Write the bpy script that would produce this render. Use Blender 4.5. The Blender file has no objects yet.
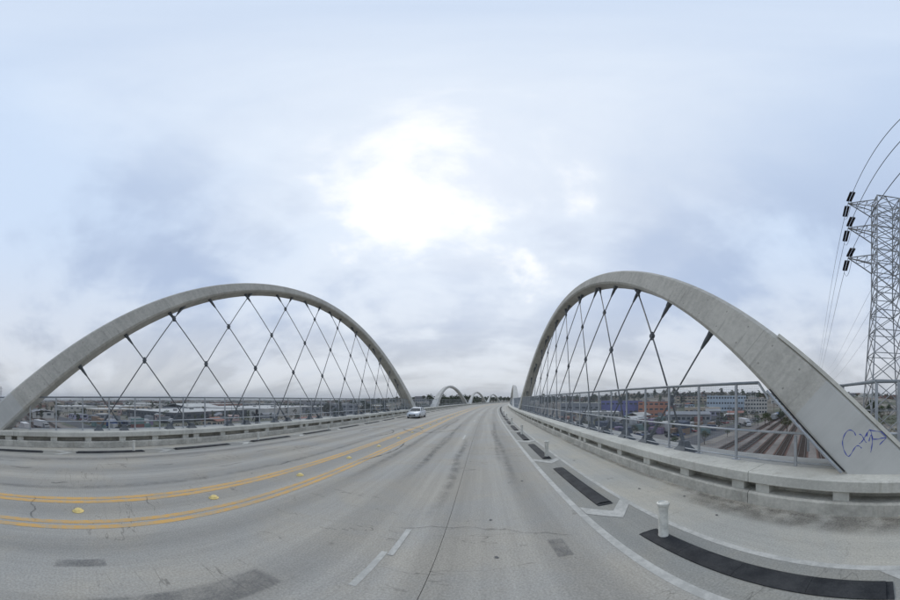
import bpy, math, random
from mathutils import Vector, Matrix

R_ = math.radians
scene = bpy.context.scene
rnd = random.Random(7)

# ------------------------------------------------------------------ camera
# a street-level panorama: equirectangular, 202.5 deg wide, from 45 deg below to the zenith
cd = bpy.data.cameras.new('camera')
cd.type = 'PANO'
cd.panorama_type = 'EQUIRECTANGULAR'
cd.latitude_min, cd.latitude_max = R_(-45.0), R_(90.0)
cd.longitude_min, cd.longitude_max = R_(-108.11), R_(94.39)
cd.clip_start, cd.clip_end = 0.05, 60000
cam = bpy.data.objects.new('camera', cd)
cam.location = (0, 0, 2.5)
cam.rotation_euler = (R_(90), 0, 0)
scene.collection.objects.link(cam)
scene.camera = cam

# ------------------------------------------------------------------ world: bright overcast with thin breaks
SUN_AZ, SUN_EL = -5.0, 50.0
world = bpy.data.worlds.new('World')
scene.world = world
world.use_nodes = True
W = world.node_tree
W.nodes.clear()


class NT:
    """small helper to write node graphs"""
    def __init__(s, t): s.t = t
    def n(s, typ, **k):
        o = s.t.nodes.new(typ)
        for a, v in k.items(): setattr(o, a, v)
        return o
    def put(s, sock, v):
        if isinstance(v, bpy.types.NodeSocket): s.t.links.new(v, sock)
        elif v is not None:
            if isinstance(v, (tuple, list)) and len(v) == 3 and sock.type == 'RGBA': v = (*v, 1)
            sock.default_value = v
    def m(s, op, a, b=None, c=None, clamp=False):
        o = s.n('ShaderNodeMath', operation=op, use_clamp=clamp)
        s.put(o.inputs[0], a)
        if b is not None: s.put(o.inputs[1], b)
        if c is not None: s.put(o.inputs[2], c)
        return o.outputs[0]
    def vm(s, op, a, b=None):
        o = s.n('ShaderNodeVectorMath', operation=op)
        s.put(o.inputs[0], a)
        if b is not None: s.put(o.inputs[1], b)
        return o.outputs['Value'] if op in ('DOT_PRODUCT', 'LENGTH', 'DISTANCE') else o.outputs[0]
    def comb(s, x, y, z):
        o = s.n('ShaderNodeCombineXYZ')
        s.put(o.inputs[0], x); s.put(o.inputs[1], y); s.put(o.inputs[2], z)
        return o.outputs[0]
    def sep(s, v):
        o = s.n('ShaderNodeSeparateXYZ'); s.put(o.inputs[0], v)
        return o.outputs[0], o.outputs[1], o.outputs[2]
    def noise(s, vec, scale, detail=5, rough=0.55, dist=0.0, dims='3D'):
        o = s.n('ShaderNodeTexNoise', noise_dimensions=dims)
        s.put(o.inputs['Vector'], vec)
        o.inputs['Scale'].default_value = scale
        o.inputs['Detail'].default_value = detail
        o.inputs['Roughness'].default_value = rough
        o.inputs['Distortion'].default_value = dist
        return o.outputs['Fac']
    def ss(s, v, a, b, lo=0.0, hi=1.0):
        o = s.n('ShaderNodeMapRange', interpolation_type='SMOOTHSTEP')
        s.put(o.inputs[0], v)
        for i, q in enumerate((a, b, lo, hi)): s.put(o.inputs[i + 1], q)
        return o.outputs[0]
    def mix(s, f, a, b, blend='MIX'):
        o = s.n('ShaderNodeMix', data_type='RGBA', blend_type=blend, clamp_factor=True)
        s.put(o.inputs[0], f); s.put(o.inputs[6], a); s.put(o.inputs[7], b)
        return o.outputs[2]


w = NT(W)
tc = w.n('ShaderNodeTexCoord').outputs['Generated']
dx, dy, dz = w.sep(tc)
zc = w.m('ADD', w.m('MAXIMUM', dz, 0.0), 0.27)
pl = w.comb(w.m('DIVIDE', dx, zc), w.m('DIVIDE', dy, zc), 0.0)
OFA, OFB, OFC = (29.33, 11.74, 1.32), (29.15, 23.95, 5.62), (27.10, 18.79, 0.23)
fA = w.noise(w.vm('ADD', pl, OFA), 0.85, 5, 0.54, 0.25)
fB = w.noise(w.vm('ADD', pl, OFB), 2.2, 6, 0.55, 0.25)
fC = w.noise(w.vm('ADD', w.vm('MULTIPLY', pl, (0.38, 1.25, 1)), OFC), 2.0, 6, 0.55, 0.2)
cl = w.m('ADD', w.m('MULTIPLY', fA, 0.52), w.m('ADD', w.m('MULTIPLY', fB, 0.26), w.m('MULTIPLY', fC, 0.22)))
sd = (math.sin(R_(SUN_AZ)) * math.cos(R_(SUN_EL)), math.cos(R_(SUN_AZ)) * math.cos(R_(SUN_EL)), math.sin(R_(SUN_EL)))
dn = w.vm('DOT_PRODUCT', tc, sd)
cover = w.ss(cl, 0.435, 0.56)
cover = w.m('MULTIPLY', cover, w.ss(dz, 0.55, 1.0, 1.0, 0.35))
light = w.mix(w.ss(dz, 0.05, 0.70), (0.68, 0.72, 0.79), (0.60, 0.72, 0.90))
grey = w.mix(w.ss(dz, 0.02, 0.45), (0.53, 0.55, 0.585), (0.435, 0.53, 0.71))
col = w.mix(cover, light, grey)
# pale gaps low down, where the layer thins towards the horizon
hor = w.m('MULTIPLY', w.m('POWER', w.m('SUBTRACT', 1.0, w.m('MAXIMUM', dz, 0.0, clamp=True)), 5.0), w.ss(fC, 0.38, 0.62, 0.62, 0.0))
col = w.mix(hor, col, (0.82, 0.835, 0.855))
# the veiled sun: broad brightening, then broken white wisps
thin = w.m('SUBTRACT', 0.5, w.m('ADD', w.m('MULTIPLY', fB, 0.62), w.m('MULTIPLY', fA, 0.38)))
wide = w.m('MULTIPLY', w.ss(w.m('ADD', dn, w.m('MULTIPLY', thin, 0.7)), 0.60, 1.05), 0.70)
col = w.mix(wide, col, (0.84, 0.89, 0.95))
core = w.ss(w.m('ADD', dn, w.m('MULTIPLY', thin, 1.25)), 0.94, 1.10)
col = w.mix(core, col, (1.05, 1.05, 1.04))
sky = w.n('ShaderNodeTexSky', sky_type='NISHITA')
sky.sun_disc = False
sky.sun_elevation = R_(SUN_EL)
sky.sun_rotation = R_(SUN_AZ)
b1 = w.n('ShaderNodeBackground'); w.put(b1.inputs[0], sky.outputs[0]); b1.inputs[1].default_value = 0.10
b2 = w.n('ShaderNodeBackground'); w.put(b2.inputs[0], col); b2.inputs[1].default_value = 1.12
ms = w.n('ShaderNodeMixShader'); ms.inputs[0].default_value = 0.94
w.put(ms.inputs[1], b1.outputs[0]); w.put(ms.inputs[2], b2.outputs[0])
wo = w.n('ShaderNodeOutputWorld'); w.put(wo.inputs[0], ms.outputs[0])

# ------------------------------------------------------------------ sun behind the cloud
sl = bpy.data.lights.new('sun', 'SUN')
sl.energy = 0.8; sl.angle = R_(22); sl.color = (1.0, 0.97, 0.92)
so = bpy.data.objects.new('sun', sl)
so.rotation_euler = Vector(sd).to_track_quat('Z', 'Y').to_euler()
scene.collection.objects.link(so)
scene.view_settings.view_transform = 'Standard'
scene.view_settings.look = 'None'
scene.view_settings.exposure = 0.0
scene.view_settings.gamma = 1.0
scene.cycles.max_bounces = 6
scene.cycles.volume_bounces = 0
scene.cycles.use_denoising = True

# ------------------------------------------------------------------ helpers
COL = scene.collection


class MB:
    """collects verts / faces; build() links ONE mesh object"""
    def __init__(s): s.v = []; s.f = []; s.uv = None; s.mi = None
    def add(s, vs, fs):
        k = len(s.v); s.v += [tuple(q) for q in vs]; s.f += [tuple(i + k for i in f) for f in fs]
    def box(s, x0, x1, y0, y1, z0, z1, M=None):
        vs = [Vector((x, y, z)) for z in (z0, z1) for y in (y0, y1) for x in (x0, x1)]
        if M: vs = [M @ q for q in vs]
        s.add(vs, [(0, 2, 3, 1), (4, 5, 7, 6), (0, 1, 5, 4), (2, 6, 7, 3), (0, 4, 6, 2), (1, 3, 7, 5)])
    def bar(s, a, b, r, n=4, r2=None):
        a, b = Vector(a), Vector(b); ax = b - a
        if ax.length < 1e-6: return
        ax.normalize(); r2 = r if r2 is None else r2
        u = ax.cross(Vector((0, 0, 1)) if abs(ax.z) < .95 else Vector((1, 0, 0))).normalized(); q = ax.cross(u)
        vs = []
        for p, rr in ((a, r), (b, r2)):
            for i in range(n):
                t = 2 * math.pi * (i + .5) / n
                vs.append(p + u * math.cos(t) * rr + q * math.sin(t) * rr)
        fs = [(i, (i + 1) % n, n + (i + 1) % n, n + i) for i in range(n)] + [tuple(range(n))[::-1], tuple(range(n, 2 * n))]
        s.add(vs, fs)
    def lathe(s, prof, n=12, M=None):
        vs = []; fs = []
        for (r, z) in prof:
            for i in range(n):
                t = 2 * math.pi * i / n
                q = Vector((r * math.cos(t), r * math.sin(t), z)); vs.append(M @ q if M else q)
        for j in range(len(prof) - 1):
            for i in range(n):
                a = j * n + i; b = j * n + (i + 1) % n
                fs.append((a, b, b + n, a + n))
        fs.append(tuple(range(n))[::-1]); fs.append(tuple(range((len(prof) - 1) * n, len(prof) * n)))
        s.add(vs, fs)
    def loft(s, rings, closed=True, cap=True):
        n = len(rings[0]); vs = [q for r in rings for q in r]; fs = []
        for j in range(len(rings) - 1):
            for i in range(n if closed else n - 1):
                a = j * n + i; b = j * n + (i + 1) % n
                fs.append((a, b, b + n, a + n))
        if cap and closed:
            fs.append(tuple(range(n))[::-1]); fs.append(tuple(range((len(rings) - 1) * n, len(rings) * n)))
        s.add(vs, fs)
    def mesh(s, name):
        m = bpy.data.meshes.new(name); m.from_pydata(s.v, [], s.f); m.validate(); m.update()
        return m
    def build(s, name, mat, parent=None, smooth=False, uv=None):
        m = s.mesh(name)
        if uv:
            l = m.uv_layers.new(name='UVMap')
            for lp in m.loops: l.data[lp.index].uv = uv[lp.vertex_index]
        if smooth: m.shade_smooth()
        o = bpy.data.objects.new(name, m)
        if mat: m.materials.append(mat)
        COL.objects.link(o)
        if parent: o.parent = parent
        return o


def fixn(o):
    import bmesh
    b = bmesh.new(); b.from_mesh(o.data); bmesh.ops.recalc_face_normals(b, faces=b.faces); b.to_mesh(o.data); b.free()
    return o


def tag(o, label=None, cat=None, group=None, kind=None):
    for k, v in (('label', label), ('category', cat), ('group', group), ('kind', kind)):
        if v: o[k] = v
    return o


def empty(name, loc=(0, 0, 0), rz=0.0, label=None, cat=None, group=None):
    o = bpy.data.objects.new(name, None); COL.objects.link(o)
    o.location = loc; o.rotation_euler = (0, 0, rz); o.empty_display_size = 0.3
    return tag(o, label, cat, group)


def copy_tree(o, parent=None):
    c = o.copy(); COL.objects.link(c); c.parent = parent
    for ch in list(o.children): copy_tree(ch, c)
    return c


def inst(name, me, parent, loc=(0, 0, 0), rz=0.0, scl=None):
    o = bpy.data.objects.new(name, me); COL.objects.link(o); o.parent = parent
    o.location = loc; o.rotation_euler = (0, 0, rz)
    if scl: o.scale = scl
    return o


def ordinal(i):
    i += 1
    return '%d%s' % (i, 'th' if 10 <= i % 100 <= 20 else {1: 'st', 2: 'nd', 3: 'rd'}.get(i % 10, 'th'))


def smooth(v, a, b):
    t = min(1, max(0, (v - a) / (b - a))); return t * t * (3 - 2 * t)


# ------------------------------------------------------------------ materials
MATS = {}


def mat(name, base, var=0.12, scale=1.0, rough=0.8, bump=0.0, fine=None, metal=0.0, tint=None, spec=0.3, streak=0.0):
    """procedural surface: two noises vary the base colour, fine noise gives relief"""
    if name in MATS: return MATS[name]
    m = bpy.data.materials.new(name); m.use_nodes = True; t = m.node_tree; t.nodes.clear(); g = NT(t)
    pos = g.n('ShaderNodeNewGeometry').outputs['Position']
    n1 = g.noise(pos, scale, 6, 0.6)
    n2 = g.noise(pos, (fine or scale * 9), 4, 0.65)
    f = g.m('ADD', g.m('MULTIPLY', n1, 0.65), g.m('MULTIPLY', n2, 0.35))
    lo = tuple(c * (1 - var) for c in base)
    hi = tuple(min(1, c * (1 + var)) for c in base) if not tint else tint
    c = g.mix(g.ss(f, 0.32, 0.68), lo, hi)
    if streak:                                     # rain and rust runs down the face
        px, py, pz = g.sep(pos)
        rn = g.noise(g.comb(g.m('MULTIPLY', px, 4.5), g.m('MULTIPLY', py, 4.5), g.m('MULTIPLY', pz, 0.5)), 1.0, 5, 0.65)
        c = g.mix(g.ss(rn, 0.54, 0.70, 0.0, streak), c, tuple(q_ * f_ for q_, f_ in zip(base, (0.50, 0.46, 0.40))))
    p = g.n('ShaderNodeBsdfPrincipled')
    g.put(p.inputs['Base Color'], c)
    g.put(p.inputs['Roughness'], g.ss(n2, 0.2, 0.8, max(0.02, rough - 0.08), min(1, rough + 0.08)))
    p.inputs['Metallic'].default_value = metal
    p.inputs['Specular IOR Level'].default_value = spec
    if bump:
        b = g.n('ShaderNodeBump'); b.inputs['Strength'].default_value = bump; b.inputs['Distance'].default_value = 0.02
        g.put(b.inputs['Height'], n2); g.put(p.inputs['Normal'], b.outputs[0])
    o = g.n('ShaderNodeOutputMaterial'); g.put(o.inputs[0], p.outputs[0])
    MATS[name] = m
    return m


def road_mat(name, base, streak=0.22, wheel=0.12, tine=0.25):
    """grooved bridge concrete; UV = (metres along, metres across)"""
    m = bpy.data.materials.new(name); m.use_nodes = True; t = m.node_tree; t.nodes.clear(); g = NT(t)
    uv = g.n('ShaderNodeTexCoord').outputs['UV']
    u, v, _ = g.sep(uv)
    st = g.noise(g.comb(g.m('MULTIPLY', u, 0.045), g.m('MULTIPLY', v, 1.9), 0), 1.0, 6, 0.62)
    st2 = g.noise(g.comb(g.m('MULTIPLY', u, 0.35), g.m('MULTIPLY', v, 7.0), 3.0), 1.0, 5, 0.65)
    blot = g.noise(uv, 0.42, 7, 0.62, 0.4)
    fine = g.noise(uv, 34.0, 4, 0.75)
    mid = g.noise(uv, 5.0, 6, 0.7)
    f = g.m('ADD', g.m('MULTIPLY', st, streak * 2.0), g.m('ADD', g.m('MULTIPLY', blot, 0.34), g.m('ADD', g.m('MULTIPLY', mid, 0.18), g.m('MULTIPLY', st2, 0.22))))
    k = g.ss(f, 0.30, 0.80 + streak, 0.70, 1.22)
    # rubber-darkened wheel paths, two to a 3.35 m lane
    wp = g.m('COSINE', g.m('MULTIPLY', g.m('ADD', v, 2.15), 2 * math.pi / 1.675))
    k = g.m('MULTIPLY', k, g.ss(g.m('MULTIPLY', wp, g.ss(st, 0.3, 0.7, 0.4, 1.0)), -0.6, 1.0, 1.0, 1.0 - wheel))
    k = g.m('MULTIPLY', k, g.ss(fine, 0.25, 0.75, 0.78, 1.22))
    spot = g.ss(g.noise(uv, 1.7, 3, 0.5), 0.70, 0.78, 1.0, 0.62)
    k = g.m('MULTIPLY', k, spot)
    # hairline transverse cracks
    ck = g.m('ABSOLUTE', g.m('SUBTRACT', g.noise(g.comb(g.m('MULTIPLY', u, 1.3), g.m('MULTIPLY', v, 0.22), 7.0), 0.55, 5, 0.6), 0.5))
    k = g.m('MULTIPLY', k, g.m('SUBTRACT', 1.0, g.m('MULTIPLY', g.ss(ck, 0.0, 0.0035, 1.0, 0.0), g.ss(blot, 0.45, 0.6, 0.0, 0.45))))
    warm = g.mix(g.ss(blot, 0.35, 0.65), tuple(c * f_ for c, f_ in zip(base, (0.985, 1.0, 1.02))), tuple(c * f_ for c, f_ in zip(base, (1.03, 1.0, 0.955))))
    sc = g.n('ShaderNodeVectorMath', operation='SCALE'); g.put(sc.inputs[0], warm); g.put(sc.inputs['Scale'], k)
    p = g.n('ShaderNodeBsdfPrincipled'); g.put(p.inputs['Base Color'], sc.outputs[0])
    g.put(p.inputs['Roughness'], g.ss(blot, 0.3, 0.7, 0.62, 0.85)); p.inputs['Specular IOR Level'].default_value = 0.25
    tn = g.m('SINE', g.m('MULTIPLY', u, 2 * math.pi / 0.05))
    h = g.m('ADD', g.m('MULTIPLY', tn, tine), g.m('MULTIPLY', fine, 1.0))
    b = g.n('ShaderNodeBump'); b.inputs['Strength'].default_value = 0.35; b.inputs['Distance'].default_value = 0.006
    g.put(b.inputs['Height'], h); g.put(p.inputs['Normal'], b.outputs[0])
    o = g.n('ShaderNodeOutputMaterial'); g.put(o.inputs[0], p.outputs[0])
    MATS[name] = m
    return m


def paint_mat(name, base, under, wear=0.5, scale=6.0):
    """road paint worn through to the concrete in flecks"""
    m = bpy.data.materials.new(name); m.use_nodes = True; t = m.node_tree; t.nodes.clear(); g = NT(t)
    pos = g.n('ShaderNodeNewGeometry').outputs['Position']
    a = g.noise(pos, scale, 7, 0.72); b_ = g.noise(pos, 0.9, 4, 0.5); c_ = g.noise(pos, 45, 3, 0.7)
    f = g.m('ADD', g.m('MULTIPLY', a, 0.6), g.m('ADD', g.m('MULTIPLY', b_, 0.25), g.m('MULTIPLY', c_, 0.15)))
    c = g.mix(g.ss(f, 0.54 - 0.12 * wear, 0.66 - 0.08 * wear), base, under)
    c = g.mix(g.ss(b_, 0.3, 0.7, 0.0, 0.22), c, tuple(q * 0.55 for q in base))
    p = g.n('ShaderNodeBsdfPrincipled'); g.put(p.inputs['Base Color'], c)
    p.inputs['Roughness'].default_value = 0.7
    o = g.n('ShaderNodeOutputMaterial'); g.put(o.inputs[0], p.outputs[0])
    MATS[name] = m
    return m


def arch_mat(name, base, paint, pl):
    """cast concrete with rain streaks; UV.x = metres along the rib from its foot, painted below pl metres"""
    m = bpy.data.materials.new(name); m.use_nodes = True; t = m.node_tree; t.nodes.clear(); g = NT(t)
    pos = g.n('ShaderNodeNewGeometry').outputs['Position']
    uv = g.n('ShaderNodeTexCoord').outputs['UV']; u, v, _ = g.sep(uv)
    n1 = g.noise(pos, 0.55, 7, 0.62); n2 = g.noise(pos, 7.0, 6, 0.72); n3 = g.noise(pos, 42, 3, 0.7)
    px, py, pz = g.sep(pos)
    rain = g.noise(g.comb(g.m('MULTIPLY', u, 2.4), g.m('MULTIPLY', v, 0.3), 0.0), 1.0, 5, 0.65)
    f = g.m('ADD', g.m('MULTIPLY', n1, 0.35), g.m('ADD', g.m('MULTIPLY', n2, 0.35), g.m('MULTIPLY', rain, 0.30)))
    c = g.mix(g.ss(f, 0.36, 0.62), tuple(q * 0.78 for q in base), tuple(q * 1.14 for q in base))
    run = g.noise(g.comb(g.m('MULTIPLY', u, 5.5), g.m('MULTIPLY', v, 0.5), 4.0), 1.0, 4, 0.6)
    c = g.mix(g.ss(run, 0.60, 0.72, 0.0, 0.45), c, tuple(q * 0.55 for q in base))
    tu = g.m('ABSOLUTE', g.m('SUBTRACT', g.m('FRACT', g.m('DIVIDE', u, 1.05)), 0.5)); tv = g.m('ABSOLUTE', g.m('SUBTRACT', g.m('FRACT', g.m('MULTIPLY', v, 2.0)), 0.5))
    hole = g.m('ADD', g.m('POWER', g.m('MULTIPLY', tu, 1.05), 2.0), g.m('POWER', g.m('MULTIPLY', tv, 0.5), 2.0))
    c = g.mix(g.ss(hole, 0.0003, 0.0009, 0.7, 0.0), c, tuple(q * 0.42 for q in base))
    pore = g.ss(n3, 0.62, 0.75, 1.0, 0.82)
    sc = g.n('ShaderNodeVectorMath', operation='SCALE'); g.put(sc.inputs[0], c); g.put(sc.inputs['Scale'], pore)
    c = sc.outputs[0]
    jt = g.m('ABSOLUTE', g.m('SUBTRACT', g.m('FRACT', g.m('DIVIDE', u, 4.2)), 0.5))
    c = g.mix(g.ss(jt, 0.0, 0.006, 0.5, 0.0), c, tuple(q * 0.5 for q in base))
    pc = g.mix(g.ss(g.m('ADD', g.m('MULTIPLY', n1, 0.6), g.m('MULTIPLY', rain, 0.4)), 0.36, 0.64), tuple(q * 0.87 for q in paint), tuple(q * 1.06 for q in paint))
    c = g.mix(g.ss(u, pl - 0.015, pl + 0.015), pc, c)
    p = g.n('ShaderNodeBsdfPrincipled'); g.put(p.inputs['Base Color'], c)
    p.inputs['Roughness'].default_value = 0.75; p.inputs['Specular IOR Level'].default_value = 0.25
    b = g.n('ShaderNodeBump'); b.inputs['Strength'].default_value = 0.3; b.inputs['Distance'].default_value = 0.01
    g.put(b.inputs['Height'], n2); g.put(p.inputs['Normal'], b.outputs[0])
    o = g.n('ShaderNodeOutputMaterial'); g.put(o.inputs[0], p.outputs[0])
    MATS[name] = m
    return m


def leaf_mat(name, base):
    m = bpy.data.materials.new(name); m.use_nodes = True; t = m.node_tree; t.nodes.clear(); g = NT(t)
    pos = g.n('ShaderNodeNewGeometry').outputs['Position']
    oi = g.n('ShaderNodeObjectInfo').outputs['Random']
    n1 = g.noise(pos, 0.5, 4, 0.6); n2 = g.noise(pos, 3.0, 3, 0.6)
    c = g.mix(g.ss(g.m('ADD', g.m('MULTIPLY', n1, 0.5), g.m('MULTIPLY', n2, 0.5)), 0.35, 0.65), tuple(q * 0.62 for q in base), tuple(q * 1.35 for q in base))
    c = g.mix(g.m('MULTIPLY', oi, 0.4), c, (base[0] * 1.3, base[1] * 0.95, base[2] * 0.9))
    p = g.n('ShaderNodeBsdfPrincipled'); g.put(p.inputs['Base Color'], c); p.inputs['Roughness'].default_value = 0.65
    p.inputs['Specular IOR Level'].default_value = 0.2
    o = g.n('ShaderNodeOutputMaterial'); g.put(o.inputs[0], p.outputs[0])
    MATS[name] = m
    return m


CONC = (0.345, 0.355, 0.35)
M_road = road_mat('road_concrete', (0.378, 0.362, 0.325), 0.29, 0.19)
M_buf = road_mat('buffer_concrete', (0.33, 0.325, 0.295), 0.16, 0.0)
M_bike = road_mat('bike_lane_concrete', (0.47, 0.455, 0.405), 0.16, 0.0, 0.1)
M_joint = mat('joint_sealant', (0.13, 0.13, 0.13), 0.2, 3)
M_barr = mat('barrier_concrete', (0.53, 0.52, 0.465), 0.17, 0.8, 0.8, 0.25, 14, streak=0.35)
M_kerb = mat('kerb_concrete', (0.45, 0.435, 0.385), 0.28, 1.2, 0.85, 0.3, 11, streak=0.4)
M_ledge = mat('ledge_concrete', (0.42, 0.415, 0.385), 0.15, 0.7, 0.85, 0.2, 12)
M_arch = arch_mat('arch_concrete', (0.455, 0.44, 0.395), (0.47, 0.47, 0.445), 4.0)
M_arch_far = arch_mat('arch_concrete_far', (0.45, 0.44, 0.41), (0.50, 0.50, 0.48), 6.0)
M_steel = mat('galvanised_steel', (0.40, 0.42, 0.44), 0.15, 2.0, 0.45, 0, None, 0.7)
M_rail = mat('weathered_rail_steel', (0.23, 0.25, 0.265), 0.15, 2.0, 0.5, 0, None, 0.5)
M_cable = mat('cable_steel', (0.13, 0.135, 0.14), 0.2, 2.0, 0.5, 0, None, 0.4)
M_cast = mat('cast_steel', (0.11, 0.12, 0.128), 0.25, 3.0, 0.5, 0, None, 0.3)
M_mesh = mat('mesh_wire', (0.26, 0.29, 0.33), 0.1, 2.0, 0.5, 0, None, 0.5)
M_rubber = mat('black_rubber', (0.020, 0.022, 0.026), 0.3, 2.5, 0.7, 0.3, 30, tint=(0.050, 0.051, 0.052))
M_yel = paint_mat('yellow_paint', (0.60, 0.35, 0.10), (0.43, 0.35, 0.24), 0.95)
M_whi = paint_mat('white_paint', (0.52, 0.51, 0.47), (0.39, 0.385, 0.355), 1.0)
M_flex = mat('white_flex_plastic', (0.62, 0.61, 0.55), 0.2, 7.0, 0.5, 0.1, 22, streak=0.45)
M_dome = mat('yellow_ceramic', (0.72, 0.56, 0.22), 0.22, 9.0, 0.35)


def mark_mat(name, base, strength, edge=0.5, rough=0.85):
    """a smear that fades into the deck at its edges; UV.y runs 0..1 across it, UV.x 0..1 along"""
    m = bpy.data.materials.new(name); m.use_nodes = True; t = m.node_tree; t.nodes.clear(); g = NT(t)
    pos = g.n('ShaderNodeNewGeometry').outputs['Position']
    u, v, _ = g.sep(g.n('ShaderNodeTexCoord').outputs['UV'])
    n1 = g.noise(pos, 2.2, 5, 0.6); n2 = g.noise(pos, 30.0, 4, 0.7)
    ev = g.m('MINIMUM', v, g.m('SUBTRACT', 1.0, v)); eu = g.m('MINIMUM', u, g.m('SUBTRACT', 1.0, u))
    a = g.m('MULTIPLY', g.ss(ev, 0.0, edge), g.ss(eu, 0.0, edge * 0.4))
    a = g.m('MULTIPLY', a, g.m('MULTIPLY', g.ss(n1, 0.32, 0.62, 0.25, 1.0), g.ss(n2, 0.30, 0.65, 0.45, 1.0)))
    a = g.m('MULTIPLY', a, strength)
    p = g.n('ShaderNodeBsdfPrincipled'); p.inputs['Base Color'].default_value = (*base, 1); p.inputs['Roughness'].default_value = rough
    tr = g.n('ShaderNodeBsdfTransparent'); mx = g.n('ShaderNodeMixShader')
    g.put(mx.inputs[0], a); g.put(mx.inputs[1], tr.outputs[0]); g.put(mx.inputs[2], p.outputs[0])
    g.put(g.n('ShaderNodeOutputMaterial').inputs[0], mx.outputs[0])
    MATS[name] = m
    return m


M_skid = mark_mat('tyre_rubber_mark', (0.07, 0.07, 0.072), 0.55)
M_donut = mark_mat('burnout_mark', (0.05, 0.05, 0.052), 0.8)
M_path = mark_mat('wheel_path_film', (0.10, 0.10, 0.10), 0.30)
M_crack = mark_mat('sealed_crack', (0.06, 0.06, 0.06), 0.5, 0.35)
M_grime = mark_mat('kerb_grime', (0.10, 0.09, 0.075), 0.55, 0.5)
M_patch = mark_mat('asphalt_patch', (0.15, 0.15, 0.15), 0.5, 0.12)
M_blue_ink = mat('blue_spray_paint', (0.08, 0.10, 0.36), 0.15, 20)

# ------------------------------------------------------------------ the bridge's line: a right-hand curve of 870 m radius
RAD = 870.0


def P(s, d, z=0.0):
    """s metres along the bridge, d metres right of the camera's line"""
    a = s / RAD
    return Vector((RAD - (RAD - d) * math.cos(a), (RAD - d) * math.sin(a), z))


def ribbon(name, mt, s0, s1, d0, d1, z, parent=None, step=3.0, dn=1, thick=0.0):
    """a sheet (or slab) following the bridge"""
    n = max(1, int(math.ceil((s1 - s0) / step))); mb = MB(); uv = []
    for i in range(n + 1):
        s = s0 + (s1 - s0) * i / n
        for j in range(dn + 1):
            d = d0 + (d1 - d0) * j / dn
            mb.v.append(tuple(P(s, d, z))); uv.append((s, d))
    q = dn + 1
    for i in range(n):
        for j in range(dn):
            a = i * q + j; mb.f.append((a, a + 1, a + 1 + q, a + q))
    if thick:
        k = len(mb.v)
        for (s, d) in list(uv): mb.v.append(tuple(P(s, d, z - thick))); uv.append((s, d))
        for i in range(n):
            a = i * q; b = a + dn
            mb.f.append((a, a + q, a + q + k, a + k)); mb.f.append((b, b + k, b + q + k, b + q))
        a = 0; mb.f.append(tuple(range(0, q))[::-1] + tuple(range(k, k + q))) if False else None
        mb.f.append((0, k, k + dn, dn)); e = n * q; mb.f.append((e, e + dn, e + dn + k, e + k))
    return mb.build(name, mt, parent, uv=uv)


def sweep(name, mt, prof, s0, s1, parent=None, step=2.5, smooth_=False):
    """closed profile [(d, z)] pushed along the bridge"""
    n = max(1, int(math.ceil((s1 - s0) / step))); mb = MB()
    mb.loft([[P(s0 + (s1 - s0) * i / n, d, z) for d, z in prof] for i in range(n + 1)])
    return fixn(mb.build(name, mt, parent, smooth_))


S_BACK, S_END = -26.0, 345.0
DL, DR = -13.3, 5.1          # barrier fronts
road = ribbon('road', M_joint, S_BACK, S_END, DL - 0.2, DR + 0.2, -0.035, thick=1.6)
tag(road, kind='structure')
edges = [-11.35, -8.35, -0.62, 1.98]
for a, b in zip(edges[:-1], edges[1:]):
    ribbon('slab', M_road, S_BACK, S_END, a + 0.004, b - 0.004, 0.0, road, 2.0, 3, 0.03)
ribbon('slab', M_buf, S_BACK, S_END, 1.99, 3.22, 0.0, road, 2.0, 1, 0.03)
ribbon('slab', M_buf, S_BACK, S_END, -12.42, -11.36, 0.0, road, 2.0, 1, 0.03)
bl = ribbon('bike_lane', M_bike, S_BACK, S_END, 3.225, DR + 0.1, 0.0, None, 2.0, 1, 0.03); tag(bl, kind='structure')
bl = ribbon('bike_lane', M_bike, S_BACK, S_END, DL - 0.1, -12.425, 0.0, None, 2.0, 1, 0.03); tag(bl, kind='structure')
sw = ribbon('pavement', M_ledge, S_BACK, S_END, DL - 4.6, DL - 1.7, -0.12, None, 3.0, 1, 0.9); tag(sw, kind='structure')
sw = ribbon('pavement', M_ledge, S_BACK, S_END, DR + 2.45, DR + 5.2, -0.12, None, 3.0, 1, 0.9); tag(sw, kind='structure')

# painted lines, 4 mm proud
ZP = 0.004
for d in (-4.82, -4.58):
    ribbon('yellow_line', M_yel, S_BACK, S_END, d - 0.075, d + 0.075, ZP, road, 1.5)
for d in (-6.14, -5.91):
    ribbon('yellow_line', M_yel, S_BACK, S_END, d - 0.085, d + 0.085, ZP, road, 1.5)
ribbon('white_line', M_whi, S_BACK, S_END, 1.93, 2.08, ZP, road, 1.5)
ribbon('white_line', M_whi, S_BACK, S_END, 3.16, 3.28, ZP, road, 1.5)
ribbon('white_line', M_whi, S_BACK, S_END, -12.42, -12.32, ZP, road, 1.5)
k = 0
for s in (2.45, 16.0, 29.5, 43.0, 56.5, 70.0, 83.5, 97.0, 110.5, 124, 137.5, 151):
    if k == 0:                                   # the nearest dash was laid twice, a hand's width apart
        ribbon('lane_dash', M_whi, s, s + 0.98, -1.41, -1.315, ZP, road, 0.5)
        ribbon('lane_dash', M_whi, s + 0.9, s + 1.85, -1.30, -1.205, ZP + 0.004, road, 0.5)
    else:
        ribbon('lane_dash', M_whi, s, s + 2.0, -1.31, -1.19, ZP, road, 1.0)
    k += 1


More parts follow.
